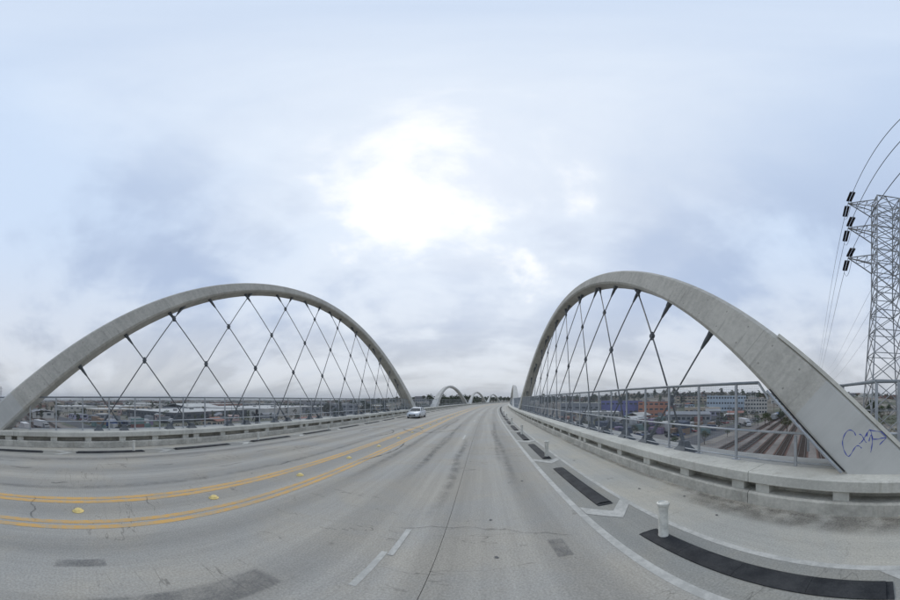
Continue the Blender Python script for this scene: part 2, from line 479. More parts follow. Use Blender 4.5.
def chevron(s, dm, da, db, la, lb, wd=0.40):
    """a V of two painted arms, tip towards traffic at (s, dm)"""
    mb = MB(); z = ZP + 0.004
    mb.add([P(s, dm, z), P(s + wd, dm, z), P(la + wd, da, z), P(la, da, z), P(lb + wd, db, z), P(lb, db, z)], [(0, 1, 2, 3), (0, 5, 4, 1)])
    return mb.build('chevron_mark', M_whi, road)


for i in range(-1, 16):
    b = 4.27 + 5.2 * i
    chevron(b, 2.66, 2.09, 3.15, b + 0.5, b + 0.55)
for i in range(-2, 16):
    b = 3.2 + 4.75 * i + 0.3
    chevron(b + 0.5, -11.9, -12.3, -11.42, b, b)

# tyre marks and patches on the deck
def arc_mark(name, mt, pts, wd, z):
    mb = MB(); vs = []
    for i, (s, d) in enumerate(pts):
        a = pts[max(0, i - 1)]; b = pts[min(len(pts) - 1, i + 1)]
        t = Vector((b[0] - a[0], b[1] - a[1])); t.normalize(); n = Vector((-t.y, t.x)) * wd * 0.5
        vs += [P(s + n.x, d + n.y, z), P(s - n.x, d - n.y, z)]
    mb.add(vs, [(2 * i, 2 * i + 1, 2 * i + 3, 2 * i + 2) for i in range(len(pts) - 1)])
    uv = [(i / (len(pts) - 1), float(k)) for i in range(len(pts)) for k in (0, 1)]
    return mb.build(name, mt, road, uv=uv)


for cs, cdn, rr, a0, a1, wd in ((19.2, -7.2, 2.4, -2.3, 1.4, 0.24), (21.8, -4.6, 2.3, 1.6, 4.6, 0.24), (17.6, -8.9, 2.2, 0.3, 2.6, 0.2), (12.0, -9.2, 5.0, 1.2, 2.1, 0.16)):
    arc_mark('skid_mark', M_donut, [(cs + rr * 1.25 * math.cos(a0 + (a1 - a0) * i / 22), cdn + rr * math.sin(a0 + (a1 - a0) * i / 22)) for i in range(23)], wd, ZP + 0.006)
for s, d, L, wd in ((-2.6, -9.0, 1.0, .16), (-3.6, -9.9, 1.2, .12), (-2.1, -10.3, 1.0, .12), (-0.9, -7.4, .6, .14), (.9, -9.6, .9, .13), (2.6, -9.1, .9, .13), (4.2, -10.1, 1.3, .1),
                  (4.6, -8.0, 1.3, .12), (7.4, -9.4, 1.8, .1), (9.5, -8.5, 2.0, .1), (13, -9.8, 3.0, .12), (6.5, -6.9, 1.6, .1)):
    arc_mark('skid_mark', M_skid, [(s + L * i / 6, d + 0.05 * math.sin(i * 1.3 + s)) for i in range(7)], wd, ZP + 0.006)
arc_mark('patch', M_patch, [(3.35, 1.17), (3.65, 1.17), (3.95, 1.17)], .27, ZP + 0.005)
arc_mark('patch', M_patch, [(0.0, -2.3), (1.0, -2.28), (2.1, -2.25)], .5, ZP + 0.005)
arc_mark('patch', M_patch, [(-.35, -3.35), (0.0, -3.35), (.35, -3.36)], .22, ZP + 0.005)
arc_mark('crack', M_crack, [(-1.15 + 0.06 * math.sin(i * 1.7) + .03 * i, -6.2 + 0.17 * i) for i in range(10)], .05, ZP + 0.006)
arc_mark('crack', M_crack, [(1.55 + 0.04 * math.sin(i * 1.3), -6.15 + 0.13 * i) for i in range(9)], .035, ZP + 0.006)
for i in range(2):
    s0 = 4.4 + 7.1 * i
    arc_mark('crack', M_crack, [(s0 - .2 + 0.35 * math.sin(j * .23) + .04 * math.sin(j * 1.9), -1.7 + 0.2 * j) for j in range(18)], .03, ZP + 0.006)
for s0, s1, d in ((6.5, 17, -1.05), (4.0, 15, -0.95), (9, 22, 0.75), (8, 21, -2.2), (20, 34, -3.4), (5, 30, 0.95), (5, 30, -3.9), (6, 28, -2.35), (-6, 16, -7.0), (-6, 18, -10.6)):
    arc_mark('skid_mark', M_path, [(s0 + (s1 - s0) * i / 12, d + 0.06 * math.sin(i * .9 + s0)) for i in range(13)], 0.45, ZP + 0.005)
for k_, (s0, s1, d, wd) in enumerate(((-3, 6, 4.93, .5), (4.5, 16, 4.95, .42), (14, 40, 4.95, .36), (-8, 8, -13.12, .34), (6, 40, -13.12, .34), (-2, 5, 4.6, .9)  )):
    arc_mark('grime', M_grime, [(s0 + (s1 - s0) * i / 16, d) for i in range(17)], wd, .0025 + .0006 * k_)
for s, d in ((4.9, .18), (3.5, .22), (7.5, 1.2), (5.2, -6.6), (3.1, 4.1), (4.4, 4.5), (5.6, 4.0)):
    mb = MB(); n = 7; q = [rnd.uniform(.02, .05) for _ in range(n)]
    mb.add([P(s + q[i] * math.cos(i * 6.283 / n), d + q[i] * math.sin(i * 6.283 / n), ZP + 0.007) for i in range(n)], [tuple(range(n))])
    mb.build('oil_spot', M_joint, road)

# ------------------------------------------------------------------ barriers: kerb, stub posts, long beam segments
SEG = 9.6


def barrier(front, sg, label, seams0):
    root = empty('concrete_barrier', P(0, front, 0), 0, label, 'barrier', 'concrete barriers along both kerbs')
    inv = Matrix.Translation(-P(0, front, 0))
    def par(o): o.data.transform(inv); o.parent = root; return o
    f = lambda x: front + sg * x
    i = 0; s = seams0 - SEG * math.ceil((seams0 - S_BACK) / SEG)
    postm = MB(); 
    while s < S_END - SEG:
        a, b = s + 0.008, s + SEG - 0.008
        far = s > 150
        bm = [(f(0.0), .54), (f(-0.02), .56), (f(-0.02), .785), (f(0.01), .81), (f(.87), .81), (f(.87), .54)]
        par(sweep('beam', M_barr, bm, a, b))
        km = [(f(-.05), -.03), (f(-.04), .27), (f(0.0), .315), (f(.62), .32), (f(.62), -.03)]
        par(sweep('kerb', M_kerb, km, a, b))
        if not far:
            for q in range(6):
                c = s + 0.33 + q * (SEG - 0.66) / 5
                pm = [(f(.06), .315), (f(.06), .545), (f(.5), .545), (f(.5), .315)]
                par(sweep('post', M_barr, pm, c - .17, c + .17))
            wl = [(f(.62), .28), (f(.62), .56), (f(.7), .56), (f(.7), .28)]
            par(sweep('back_wall', M_kerb, [(f(.40), .30), (f(.40), .47), (f(.8), .47), (f(.8), .30)], a, b))
        s += SEG; i += 1
    return root


barrier(DR, 1, 'low concrete barrier with open slots beside the right bike lane', 2.93)
barrier(DL, -1, 'low concrete barrier with open slots beyond the oncoming lanes', 6.1)

# raised edge girder behind each barrier that carries the hangers
for front, sg, lab in ((DR, 1, 'pale concrete edge girder behind the right barrier'), (DL, -1, 'pale concrete edge girder behind the left barrier')):
    pr = [(front + sg * .88, -0.9), (front + sg * .88, .70), (front + sg * 2.38, .70), (front + sg * 2.38, -0.9)]
    o = sweep('edge_girder', M_ledge, pr, S_BACK, S_END); tag(o, lab, 'girder')

# ------------------------------------------------------------------ railings with wire mesh
def railing(d, s0, s1, off, pitch, ztop, zmid, label, extra=None):
    zb = 0.81
    root = empty('steel_railing', P(s0, d, zb), 0, label, 'railing', 'steel mesh railings on the barriers')
    inv = Matrix.Translation(-P(s0, d, zb))
    def par(o): o.data.transform(inv); o.parent = root; return o
    n0 = math.ceil((s0 - off) / pitch); n1 = math.floor((min(s1, 130) - off) / pitch)
    pts = [off + pitch * k for k in range(n0, n1 + 1)]
    pm = MB(); pm.box(-.025, .025, -.035, .035, 0, ztop - zb - .02); pm.box(-.07, .07, -.11, .11, 0, .018)
    me = pm.mesh('post'); me.materials.append(M_steel)
    for s in pts:
        o = inst('post', me, root, P(s, d, zb) - P(s0, d, zb), -s / RAD)
    def rail(nm, z, r, mt, a, b):
        pr = [(d + r * math.cos(t), z + r * math.sin(t)) for t in [math.pi / 4 * q for q in range(8)]]
        par(sweep(nm, mt, pr, a, b, step=1.45, smooth_=True))
    rail('top_rail', ztop, .042, M_rail, s0, s1)
    rail('mid_rail', zmid, .032, M_steel, s0, s1)
    rail('bottom_rail', zb + .09, .022, M_steel, s0, min(s1, 130))
    wm = MB(); e = min(s1, 62.0); g = 0.055; r = 0.0024
    def tri(a, b, u, q):
        wm.add([a + u * r, a - u * r * .5 + q * r, a - u * r * .5 - q * r, b + u * r, b - u * r * .5 + q * r, b - u * r * .5 - q * r], [(0, 1, 4, 3), (1, 2, 5, 4), (2, 0, 3, 5)])
    s = s0
    while s < e:
        a = P(s, d, zb + .09); tri(a, P(s, d, ztop), Vector((1, 0, 0)), Vector((0, 1, 0))); s += g
    z = zb + .12
    while z < ztop:
        m = int((e - s0) / 2.9) + 1
        for i in range(m): tri(P(s0 + (e - s0) * i / m, d, z), P(s0 + (e - s0) * (i + 1) / m, d, z), Vector((1, 0, 0)), Vector((0, 0, 1)))
        z += g
    o = par(wm.build('wire_mesh', M_mesh)); o['kind'] = 'stuff'
    return root, par


rr, par = railing(6.02, 3.15, 300, 3.86, 1.40, 2.96, 1.665, 'tall steel mesh railing behind the right barrier, under the right arch')
# the panel's raked end along the arch foot
for nm, a, b, r in (('raked_end', (3.15, 2.96), (2.85, 2.52), .035), ('raked_end', (2.66, 2.72), (0.86, .86), .035)):
    mb = MB(); mb.bar(P(a[0], 6.02 if nm != 'raked_end' or b[1] > 2 else 5.52, a[1]), P(b[0], 6.02 if b[1] > 2 else 5.52, b[1]), r, 6); par(mb.build(nm, M_steel))
mb = MB(); mb.bar(P(2.62, 5.59, 2.76), P(.80, 5.59, .87), .022, 4); par(mb.build('dark_gap_bar', M_rubber))  # dark of the gap between raked end and arch, drawn as a black bar
mb = MB(); mb.bar(P(.95, 6.02, .9), P(3.2, 6.02, .9), .03, 6); par(mb.build('bottom_rail', M_steel))
mb = MB(); mb.bar(P(1.9, 6.02, 1.665), P(3.2, 6.02, 1.665), .032, 6); par(mb.build('mid_rail', M_steel))
mb = MB(); mb.box(-.025, .025, -.035, .035, 0, .80, Matrix.Translation(P(2.1, 6.02, .81))); par(mb.build('post', M_steel))
railing(-14.12, -12, 300, 0.12, 1.45, 2.655, 1.30, 'steel mesh railing behind the left barrier, under the left arch')
# the short railing that swings out behind the right arch foot
root = empty('steel_railing', P(-3, 6.05, .81), 0, 'short steel railing running behind the foot of the right arch', 'railing', 'steel mesh railings on the barriers')
inv = Matrix.Translation(-P(-3, 6.05, .81))
path = [(2.4, 8.15), (1.2, 8.0), (0.1, 6.35), (-1.1, 6.05), (-2.5, 6.05), (-3.9, 6.05), (-5.3, 6.05), (-6.7, 6.05)]
for i, (a, b) in enumerate(zip(path[:-1], path[1:])):
    for nm, z, r, mt in (('top_rail', 2.96, .045, M_rail), ('mid_rail', 1.665, .032, M_steel)):
        mb = MB(); mb.bar(P(a[0], a[1], z), P(b[0], b[1], z), r, 8); o = mb.build(nm, mt); o.data.transform(inv); o.parent = root
for (s, d) in path + [(-0.45, 6.2)]:
    mb = MB(); mb.box(-.03, .03, -.04, .04, -.05, 2.15, Matrix.Translation(P(s, d, .81))); o = mb.build('post', M_steel); o.data.transform(inv); o.parent = root

# ------------------------------------------------------------------ arches
LEAN = 0.158
CL, SLN = math.cos(math.atan(LEAN)), math.sin(math.atan(LEAN))


def arch(d0, sg, H, a, sc, label, mt, t0=1.0, t1=1.75, dep0=0.72, dep1=1.45, nets=None, nose=False, pl=4.0):
    zbase = 0.25
    half = math.sqrt((H - zbase) / a)
    root = empty('concrete_arch', P(sc - half, d0, .8), 0, label, 'arch', 'leaning concrete arches along the bridge')
    org = P(sc - half, d0, .8)
    inv = Matrix.Translation(-org)
    def par(o): o.data.transform(inv); o.parent = root; return o
    def A(s, z, q=0.0):
        return P(s, d0 + sg * (LEAN * (z - .8) + q * CL), z - q * SLN)
    ext = lambda s: H - a * (s - sc) ** 2
    def dep(s):
        u = abs(s - sc) / half; return dep0 + (dep1 - dep0) * u ** 2.2
    def tk(s): return t0 + (t1 - t0) * (abs(s - sc) / half) ** 1.8
    def inn(s):
        sl = -2 * a * (s - sc); n = Vector((-sl, 1)).normalized(); dd = dep(s)
        return s - n.x * dd, ext(s) - n.y * dd
    N = 72; rings = []; uvs = []; ch = 0.10; L = 0; prev = None
    for i in range(N + 1):
        s = sc + half * math.sin(-math.pi / 2 + math.pi * i / N) * 1.0
        if i in (0, N): s = sc + half * (-1.0 if i == 0 else 1.0)
        ze = ext(s); si, zi = inn(s)
        if prev is not None: L += math.hypot(s - prev[0], ze - prev[1])
        prev = (s, ze)
        def mixp(k): return s + (si - s) * k, ze + (zi - ze) * k
        c = ch / dep(s); ring = []; t = tk(s)
        for kk, q in ((0, ch), (c, 0), (1 - c, 0), (1, ch), (1, t - ch), (1 - c, t), (c, t), (0, t - ch)):
            x, z = mixp(kk); ring.append(A(x, z, q)); uvs.append((L, kk + q))
        rings.append(ring)
    for j in range(len(uvs)):
        u, v = uvs[j]; uvs[j] = (min(u, L - u), v)
    mb = MB(); mb.loft(rings); o = mb.build('rib', mt, uv=uvs); fixn(o); par(o)
    o.data.shade_smooth()
    try: o.data.set_sharp_from_angle(angle=R_(24))
    except Exception: pass
    if nose:                                       # steel kick strip along the back edge of the foot
        rg = []
        for i in range(14):
            s = sc - half + 0.2 + (4.1) * i / 13; ze = ext(s); sl = -2 * a * (s - sc); n = Vector((-sl, 1)).normalized()
            b = lambda k, q: A(s + n.x * k, ze + n.y * k, q)
            rg.append([b(-.02, .01), b(.07, .01), b(.07, .10), b(-.02, .10)])
        mb = MB(); mb.loft(rg); o = mb.build('edge_strip', M_barr); fixn(o); par(o)
    if nets:
        mid = 0.6
        for (b0, pitch, m, zb) in nets:
            s = b0
            while True:
                # walk up the hanger until it meets the intrados
                hit = None; x, z = s, zb
                for q in range(900):
                    x += 0.02 * (1 if m > 0 else -1); z = zb + abs(m) * abs(x - s)
                    best = ext(x) - dep(x) * math.sqrt(1 + (2 * a * (x - sc)) ** 2)
                    if z >= best: hit = (x, z); break
                s2 = s; s += pitch
                if s2 > sc + half + 2: break
                if hit is None or hit[1] < 3.7 or hit[0] < sc - half or hit[0] > sc + half: continue
                p0, p1 = A(s2, zb, mid), A(hit[0], hit[1], mid); dr = (p1 - p0).normalized()
                mb = MB(); mb.bar(p0, p1, .034, 6); par(mb.build('hanger_cable', M_cable, smooth=True))
                mb = MB(); mb.bar(p1 - dr * .8, p1 - dr * .45, .045, 8, .085); mb.bar(p1 - dr * .47, p1 - dr * .05, .085, 8, .10); mb.bar(p1 - dr * .25, p1 + dr * .3, .11, 6, .17); par(mb.build('top_socket', M_cast))
                mb = MB(); mb.bar(p0 - dr * .15, p0 + dr * .75, .085, 8, .07); mb.bar(p0 + dr * .75, p0 + dr * 1.05, .07, 8, .04)
                par(mb.build('bottom_socket', M_cast))
                mb = MB(); mb.loft([[P(s2, 0, 0) * 0 + A(s2, 0.70, mid) + Vector((sx * k * .38, sy * k * .38, hh)) for sx, sy in ((-1, -1), (1, -1), (1, 1), (-1, 1))] for k, hh in ((1.0, 0.0), (1.0, .06), (.42, .34), (.3, .5))])
                par(mb.build('anchor_block', M_cast))
        # clamps where hangers cross
        (b0, p0_, m0, zb0), (b1, p1_, m1, zb1) = nets
        for i in range(24):
            for j in range(24):
                sa = b0 + p0_ * i; sb = b1 + p1_ * j
                x = (zb1 - zb0 + m0 * sa - m1 * sb) / (m0 - m1) if m0 != m1 else 0
                z = zb0 + m0 * (x - sa)
                if z < zb0 + 1.6: continue
                best = ext(x) - dep(x) * math.sqrt(1 + (2 * a * (x - sc)) ** 2)
                if z > best - .5 or x < sc - half: continue
                if (x - sa) * m0 < 0 or (x - sb) * m1 < 0: continue
                c = A(x, z, mid); mb = MB()
                mb.bar(c - Vector((.07, 0, 0)), c + Vector((.07, 0, 0)), .115, 10); mb.bar(c - Vector((0, 0, .19)), c + Vector((0, 0, .19)), .06, 8); par(mb.build('crossing_clamp', M_cast))
    return root, A, par


arch(-13.5, -1, 13.5, .0176, 20.6, 'tall grey concrete arch with crossed hangers beyond the oncoming lanes, nearest on left', M_arch,
     nets=[(2.40 - 4.05, 4.05, -1.48, .95), (1.0 - 4.06, 4.06, 1.48, .95)])
ra, RA, rpar = arch(5.6, 1, 12.72, .0207, 22.9, 'tall grey concrete arch with blue graffiti on its foot, nearest on right', M_arch,
     nets=[(8.15, 3.72, -1.47, .95), (6.05, 3.75, 1.64, .95)], nose=True)
arch(-13.5, -1, 7.6, .0095, 89.0, 'low pale concrete arch right of the white car', M_arch_far, nets=None)
arch(5.6, 1, 7.6, .0105, 87.5, 'low concrete arch seen edge-on behind the far foot of the right arch', M_arch_far, nets=None)
arch(-13.5, -1, 7.4, .0095, 149.5, 'small far concrete arch, second beyond the white car', M_arch_far, nets=None)
arch(-13.5, -1, 7.4, .0095, 209, 'smallest far concrete arch, third beyond the white car', M_arch_far, nets=None)

# blue spray-paint scrawl on the right arch foot
GR = {'C': [(0.564, 1.689), (0.596, 1.759), (0.668, 1.809), (0.749, 1.797), (0.819, 1.705), (0.857, 1.593), (0.861, 1.492), (0.825, 1.352), (0.768, 1.252), (0.717, 1.217), (0.668, 1.265), (0.609, 1.367), (0.56, 1.438), (0.51, 1.463), (0.46, 1.44), (0.424, 1.404)],
      'x1': [(0.484, 1.724), (0.433, 1.701), (0.392, 1.641), (0.351, 1.571), (0.321, 1.532)],
      'x2': [(0.303, 1.762), (0.352, 1.662), (0.401, 1.581), (0.451, 1.524), (0.485, 1.51)],
      'n': [(0.312, 1.672), (0.293, 1.762), (0.243, 1.823), (0.212, 1.763), (0.191, 1.643), (0.185, 1.543), (0.2, 1.423), (0.219, 1.312)],
      'n2': [(0.261, 1.562), (0.242, 1.642), (0.212, 1.703), (0.171, 1.633)],
      't1': [(0.243, 1.819), (0.122, 1.793), (-0.039, 1.779)],
      't2': [(0.181, 1.613), (0.061, 1.613), (-0.019, 1.633), (-0.129, 1.643)],
      'g': [(-0.019, 1.773), (-0.129, 1.653), (-0.039, 1.553), (0.025, 1.483)]}
mb = MB()
for pts in GR.values():
    fine = []
    for i in range(len(pts) - 1):                    # Catmull-Rom through the stroke
        p0, p1, p2, p3 = [Vector(pts[min(len(pts) - 1, max(0, i + q))]) for q in (-1, 0, 1, 2)]
        for j in range(5):
            t = j / 5; fine.append(0.5 * ((2 * p1) + (p2 - p0) * t + (2 * p0 - 5 * p1 + 4 * p2 - p3) * t * t + (3 * p1 - p0 - 3 * p2 + p3) * t ** 3))
    fine.append(Vector(pts[-1])); vs = []
    for i, q in enumerate(fine):
        t = (fine[min(len(fine) - 1, i + 1)] - fine[max(0, i - 1)]).normalized(); n = Vector((-t.y, t.x)) * (.0085 + .0035 * math.sin(i * .7))
        vs += [RA(q.x + n.x, q.y + n.y, -.004), RA(q.x - n.x, q.y - n.y, -.004)]
    mb.add(vs, [(2 * i, 2 * i + 1, 2 * i + 3, 2 * i + 2) for i in range(len(fine) - 1)])
rpar(mb.build('graffiti', M_blue_ink))

# ------------------------------------------------------------------ lane separators and flexible posts
def sep_mesh(L):
    prof = [(-.19, 0), (-.19, .02), (-.11, .055), (.11, .055), (.19, .02), (.19, 0)]
    mb = MB(); n = 4
    for k in range(n):                               # moulded in four lengths
        a = L * k / n + .0015; b = L * (k + 1) / n - .0015
        mb.loft([[Vector((x, yy, z)) for x, z in prof] for yy in ((a + .08, b, ) if k == 0 else (a, b - .08) if k == n - 1 else (a, b))])
    mb.loft([[Vector((x, yy, z * .35)) for x, z in prof] for yy in (0, .09)]); mb.loft([[Vector((x, yy, z * .35)) for x, z in prof] for yy in (L - .09, L)])
    me = mb.mesh('lane_separator'); me.materials.append(M_rubber); return me


meR, meL = sep_mesh(3.62), sep_mesh(3.25)
nr = [-0.14 + 5.2 * i for i in range(0, 18)]
for i, s in enumerate(nr):
    o = inst('lane_separator', meR, None, P(s, 2.69, .002), -s / RAD)
    tag(o, ('black rubber lane separator at the bottom right corner, nearest to view' if i == 0 else '%s black rubber lane separator along the right bike lane, counting away from the viewer' % ordinal(i)), 'lane separator', 'black lane separators beside the right bike lane')
nl = [-0.2 + 4.75 * i for i in range(-1, 18)]
for i, s in enumerate(nl):
    o = inst('lane_separator', meL, None, P(s, -11.93, .002), -s / RAD)
    tag(o, ('black rubber lane separator at the far left edge beyond the yellow lines' if i == 0 else '%s black rubber lane separator from the left, beyond the oncoming lanes' % ordinal(i)), 'lane separator', 'black lane separators beside the left bike lane')


def flex_post():
    root = empty('flexible_post')
    b = MB(); b.lathe([(.088, 0), (.088, .03), (.083, .05), (.083, .52), (.09, .56), (.092, .60)], 18); b.build('tube', M_flex, root, True).data.set_sharp_from_angle(angle=R_(40))
    c = MB(); c.lathe([(.093, .60), (.108, .62), (.108, .665), (.085, .675), (.07, .655)], 18); c.build('cap', M_flex, root, True).data.set_sharp_from_angle(angle=R_(40))
    return root


fp = flex_post(); first = True
for side, d, z0, ss in (('right', 2.74, .05, [3.15, 10.6, 17.95, 25.3, 32.6, 40]), ('left', -11.95, .05, [2.5, 9.85, 17.1, 24.2, 31.5, 38.8, 46])):
    for i, s in enumerate(ss):
        o = fp if first else copy_tree(fp); first = False
        o.location = P(s, d, z0); o.rotation_euler = (rnd.uniform(-.03, .03), rnd.uniform(-.03, .03), rnd.uniform(0, 6))
        lab = ('white flexible post at the right, nearest to view, on a black separator' if side == 'right' and i == 0 else
               '%s white flexible post along the %s bike lane, counting away from the viewer' % (ordinal(i), side))
        o.scale = (.8, .8, .72) if side == 'left' else (1, 1, 1)
        tag(o, lab, 'bollard', 'white flexible posts along the %s bike lane' % side)

# yellow domes between the double lines
dm = MB(); dm.lathe([(.125, 0), (.125, .012), (.10, .016), (.095, .03), (.075, .055), (.045, .072), (.012, .078)], 20)
dme = dm.mesh('road_dome'); dme.shade_smooth(); dme.materials.append(M_dome)
for i in range(0, 20):
    s = -0.05 + 3.12 * i
    o = inst('road_dome', dme, None, P(s, -5.36, .001), 0)
    tag(o, '%s yellow dome marker from the left, between the double yellow lines' % ordinal(i), 'road marker', 'yellow domes along the median')

# ------------------------------------------------------------------ terrain
GZ = -11.5


def terr(x, y):
    r = math.hypot(x, y); az = math.degrees(math.atan2(x, y))
    w_ = smooth(az, -40, -12) * (1 - smooth(az, 86, 108))
    h = 11.2 + 8.0 * smooth(az, 22, 44)
    return GZ + h * w_ * smooth(r, 235, 430)


def pol(az, r, z=None):
    x, y = r * math.sin(R_(az)), r * math.cos(R_(az))
    return Vector((x, y, terr(x, y) if z is None else z))


def city_ground(name):
    m = bpy.data.materials.new(name); m.use_nodes = True; t = m.node_tree; t.nodes.clear(); g = NT(t)
    pos = g.n('ShaderNodeNewGeometry').outputs['Position']
    n1 = g.noise(pos, 0.008, 8, 0.68); n2 = g.noise(pos, 0.05, 6, 0.7); n3 = g.noise(pos, 0.6, 4, 0.7)
    c = g.mix(g.ss(n2, 0.40, 0.60), (0.15, 0.13, 0.11), (0.27, 0.245, 0.21))
    c = g.mix(g.ss(n1, 0.48, 0.56), c, (0.085, 0.095, 0.06))
    c = g.mix(g.ss(n3, 0.35, 0.7, 0.0, 0.4), c, (0.20, 0.20, 0.19))
    p = g.n('ShaderNodeBsdfPrincipled'); g.put(p.inputs['Base Color'], c); p.inputs['Roughness'].default_value = 0.95
    p.inputs['Specular IOR Level'].default_value = 0.1
    o = g.n('ShaderNodeOutputMaterial'); g.put(o.inputs[0], p.outputs[0])
    return m


mb = MB(); NS = 144; rs = [0.0] + [20 * 1.105 ** i for i in range(68)]
rs = [r for r in rs if r < 15500] + [15500]
mb.v.append((0, 0, GZ))
for r in rs[1:]:
    for j in range(NS):
        a = 2 * math.pi * j / NS; x, y = r * math.sin(a), r * math.cos(a); mb.v.append((x, y, terr(x, y)))
for j in range(NS): mb.f.append((0, 1 + (j + 1) % NS, 1 + j))
for i in range(len(rs) - 2):
    for j in range(NS):
        a = 1 + i * NS + j; b = 1 + i * NS + (j + 1) % NS; mb.f.append((a, b, b + NS, a + NS))
gr = mb.build('ground', city_ground('city_ground')); tag(fixn(gr), kind='structure')
if gr.data.polygons[0].normal.z < 0: gr.data.flip_normals()

mb = MB(); n = 220
for j in range(n + 1):
    a = R_(-150 + 300 * j / n); q = a * 9
    h = 105 + 62 * math.sin(q * 1.1 + 1) * math.sin(q * .43) + 34 * math.sin(q * 2.7 + .5) + 20 * math.sin(q * 6.1) + 9 * math.sin(q * 13.7)
    h *= 1.0 if a < 0 else .6
    for r, z in ((11200, -20), (12200, h * .55), (13200, h), (15000, -20)): mb.v.append((r * math.sin(a), r * math.cos(a), z))
for j in range(n):
    for k in range(3):
        a = j * 4 + k; mb.f.append((a, a + 1, a + 5, a + 4))
hl = mb.build('hills', mat('hill_scrub', (0.09, 0.095, 0.07), 0.3, 0.002, 0.95)); tag(hl, kind='structure')

# local grid of the railway: u runs across the bridge (azimuth 74), v along it
GA = R_(74.0)
UX, VX = Vector((math.sin(GA), math.cos(GA), 0)), Vector((-math.cos(GA), math.sin(GA), 0))
GROT = math.atan2(UX.y, UX.x)


def uv_(u, v, z=None):
    p = UX * u + VX * v
    return Vector((p.x, p.y, terr(p.x, p.y) if z is None else z))


def to_uv(p): return p.dot(UX), p.dot(VX)


def sheet(name, mt, u0, u1, v0, v1, z, kind='structure'):
    mb = MB(); mb.add([uv_(u0, v0, z), uv_(u1, v0, z), uv_(u1, v1, z), uv_(u0, v1, z)], [(0, 1, 2, 3)])
    o = mb.build(name, mt); tag(o, kind=kind); return o


M_ballast = mat('track_ballast', (0.18, 0.16, 0.143), 0.3, 0.12, 0.95, 0.3, 1.5)
M_bed = mat('rusty_track_bed', (0.115, 0.068, 0.052), 0.35, 0.2, 0.95, 0.2, 2.5)
M_tarmac = mat('yard_tarmac', (0.085, 0.085, 0.088), 0.3, 0.05, 0.9, 0, 0.8)
M_lot = mat('pale_yard', (0.19, 0.18, 0.165), 0.25, 0.05, 0.9, 0, 0.6)
sheet('rail_yard', M_ballast, -520, 300, -30, 30, GZ + .02)
sheet('street', M_tarmac, -560, 195, 34, 43, GZ + .02)
sheet('street', M_tarmac, -560, 195, 128, 137, GZ + .02)
sheet('yard', M_lot, 40, 190, 46, 70, GZ + .02)
sheet('yard', M_lot, -210, -60, 46, 62, GZ + .02)
M_railhead = mat('rail_steel_dull', (0.20, 0.17, 0.15), 0.2, 1.0, 0.45, 0, None, 0.6)
M_sleeper = mat('timber_sleeper', (0.075, 0.06, 0.05), 0.3, 1.0, 0.9)
for i, v in enumerate((-22, -16, -10, -3.5, 2.0, 7.5, 13.0, 18.5, 24.0)):
    t = empty('railway_track', uv_(0, v, GZ), GROT, 'rusty railway track below the bridge, %s from the near side of the yard' % ordinal(i), 'railway track', 'railway tracks under the bridge')
    mb = MB(); mb.add([(-520, -1.7, .05), (300, -1.7, .05), (300, -1.2, .16), (-520, -1.2, .16), (300, 1.2, .16), (-520, 1.2, .16), (300, 1.7, .05), (-520, 1.7, .05)], [(0, 1, 2, 3), (3, 2, 4, 5), (5, 4, 6, 7)])
    mb.build('track_bed', M_bed, t)
    for q in (-.75, .75):
        mb = MB(); mb.box(-520, 300, q - .04, q + .04, .2, .36); mb.build('rail', M_railhead, t)
    mb = MB(); x = -200.0
    while x < 200:
        mb.box(x, x + .25, -1.25, 1.25, .14, .235); x += .7
    o = mb.build('sleepers', M_sleeper, t); o['kind'] = 'stuff'

# ------------------------------------------------------------------ buildings
def colmat(name, c, rough=.8, var=.12): return mat(name, c, var, .15, rough, 0, 1.2, streak=0.3)


PANE = mat('dark_window_glass', (0.045, 0.055, 0.065), 0.3, .3, 0.2, 0, None, 0, None, 0.5)
M_trim = colmat('grey_trim', (0.22, 0.22, 0.22))
BN = [0]


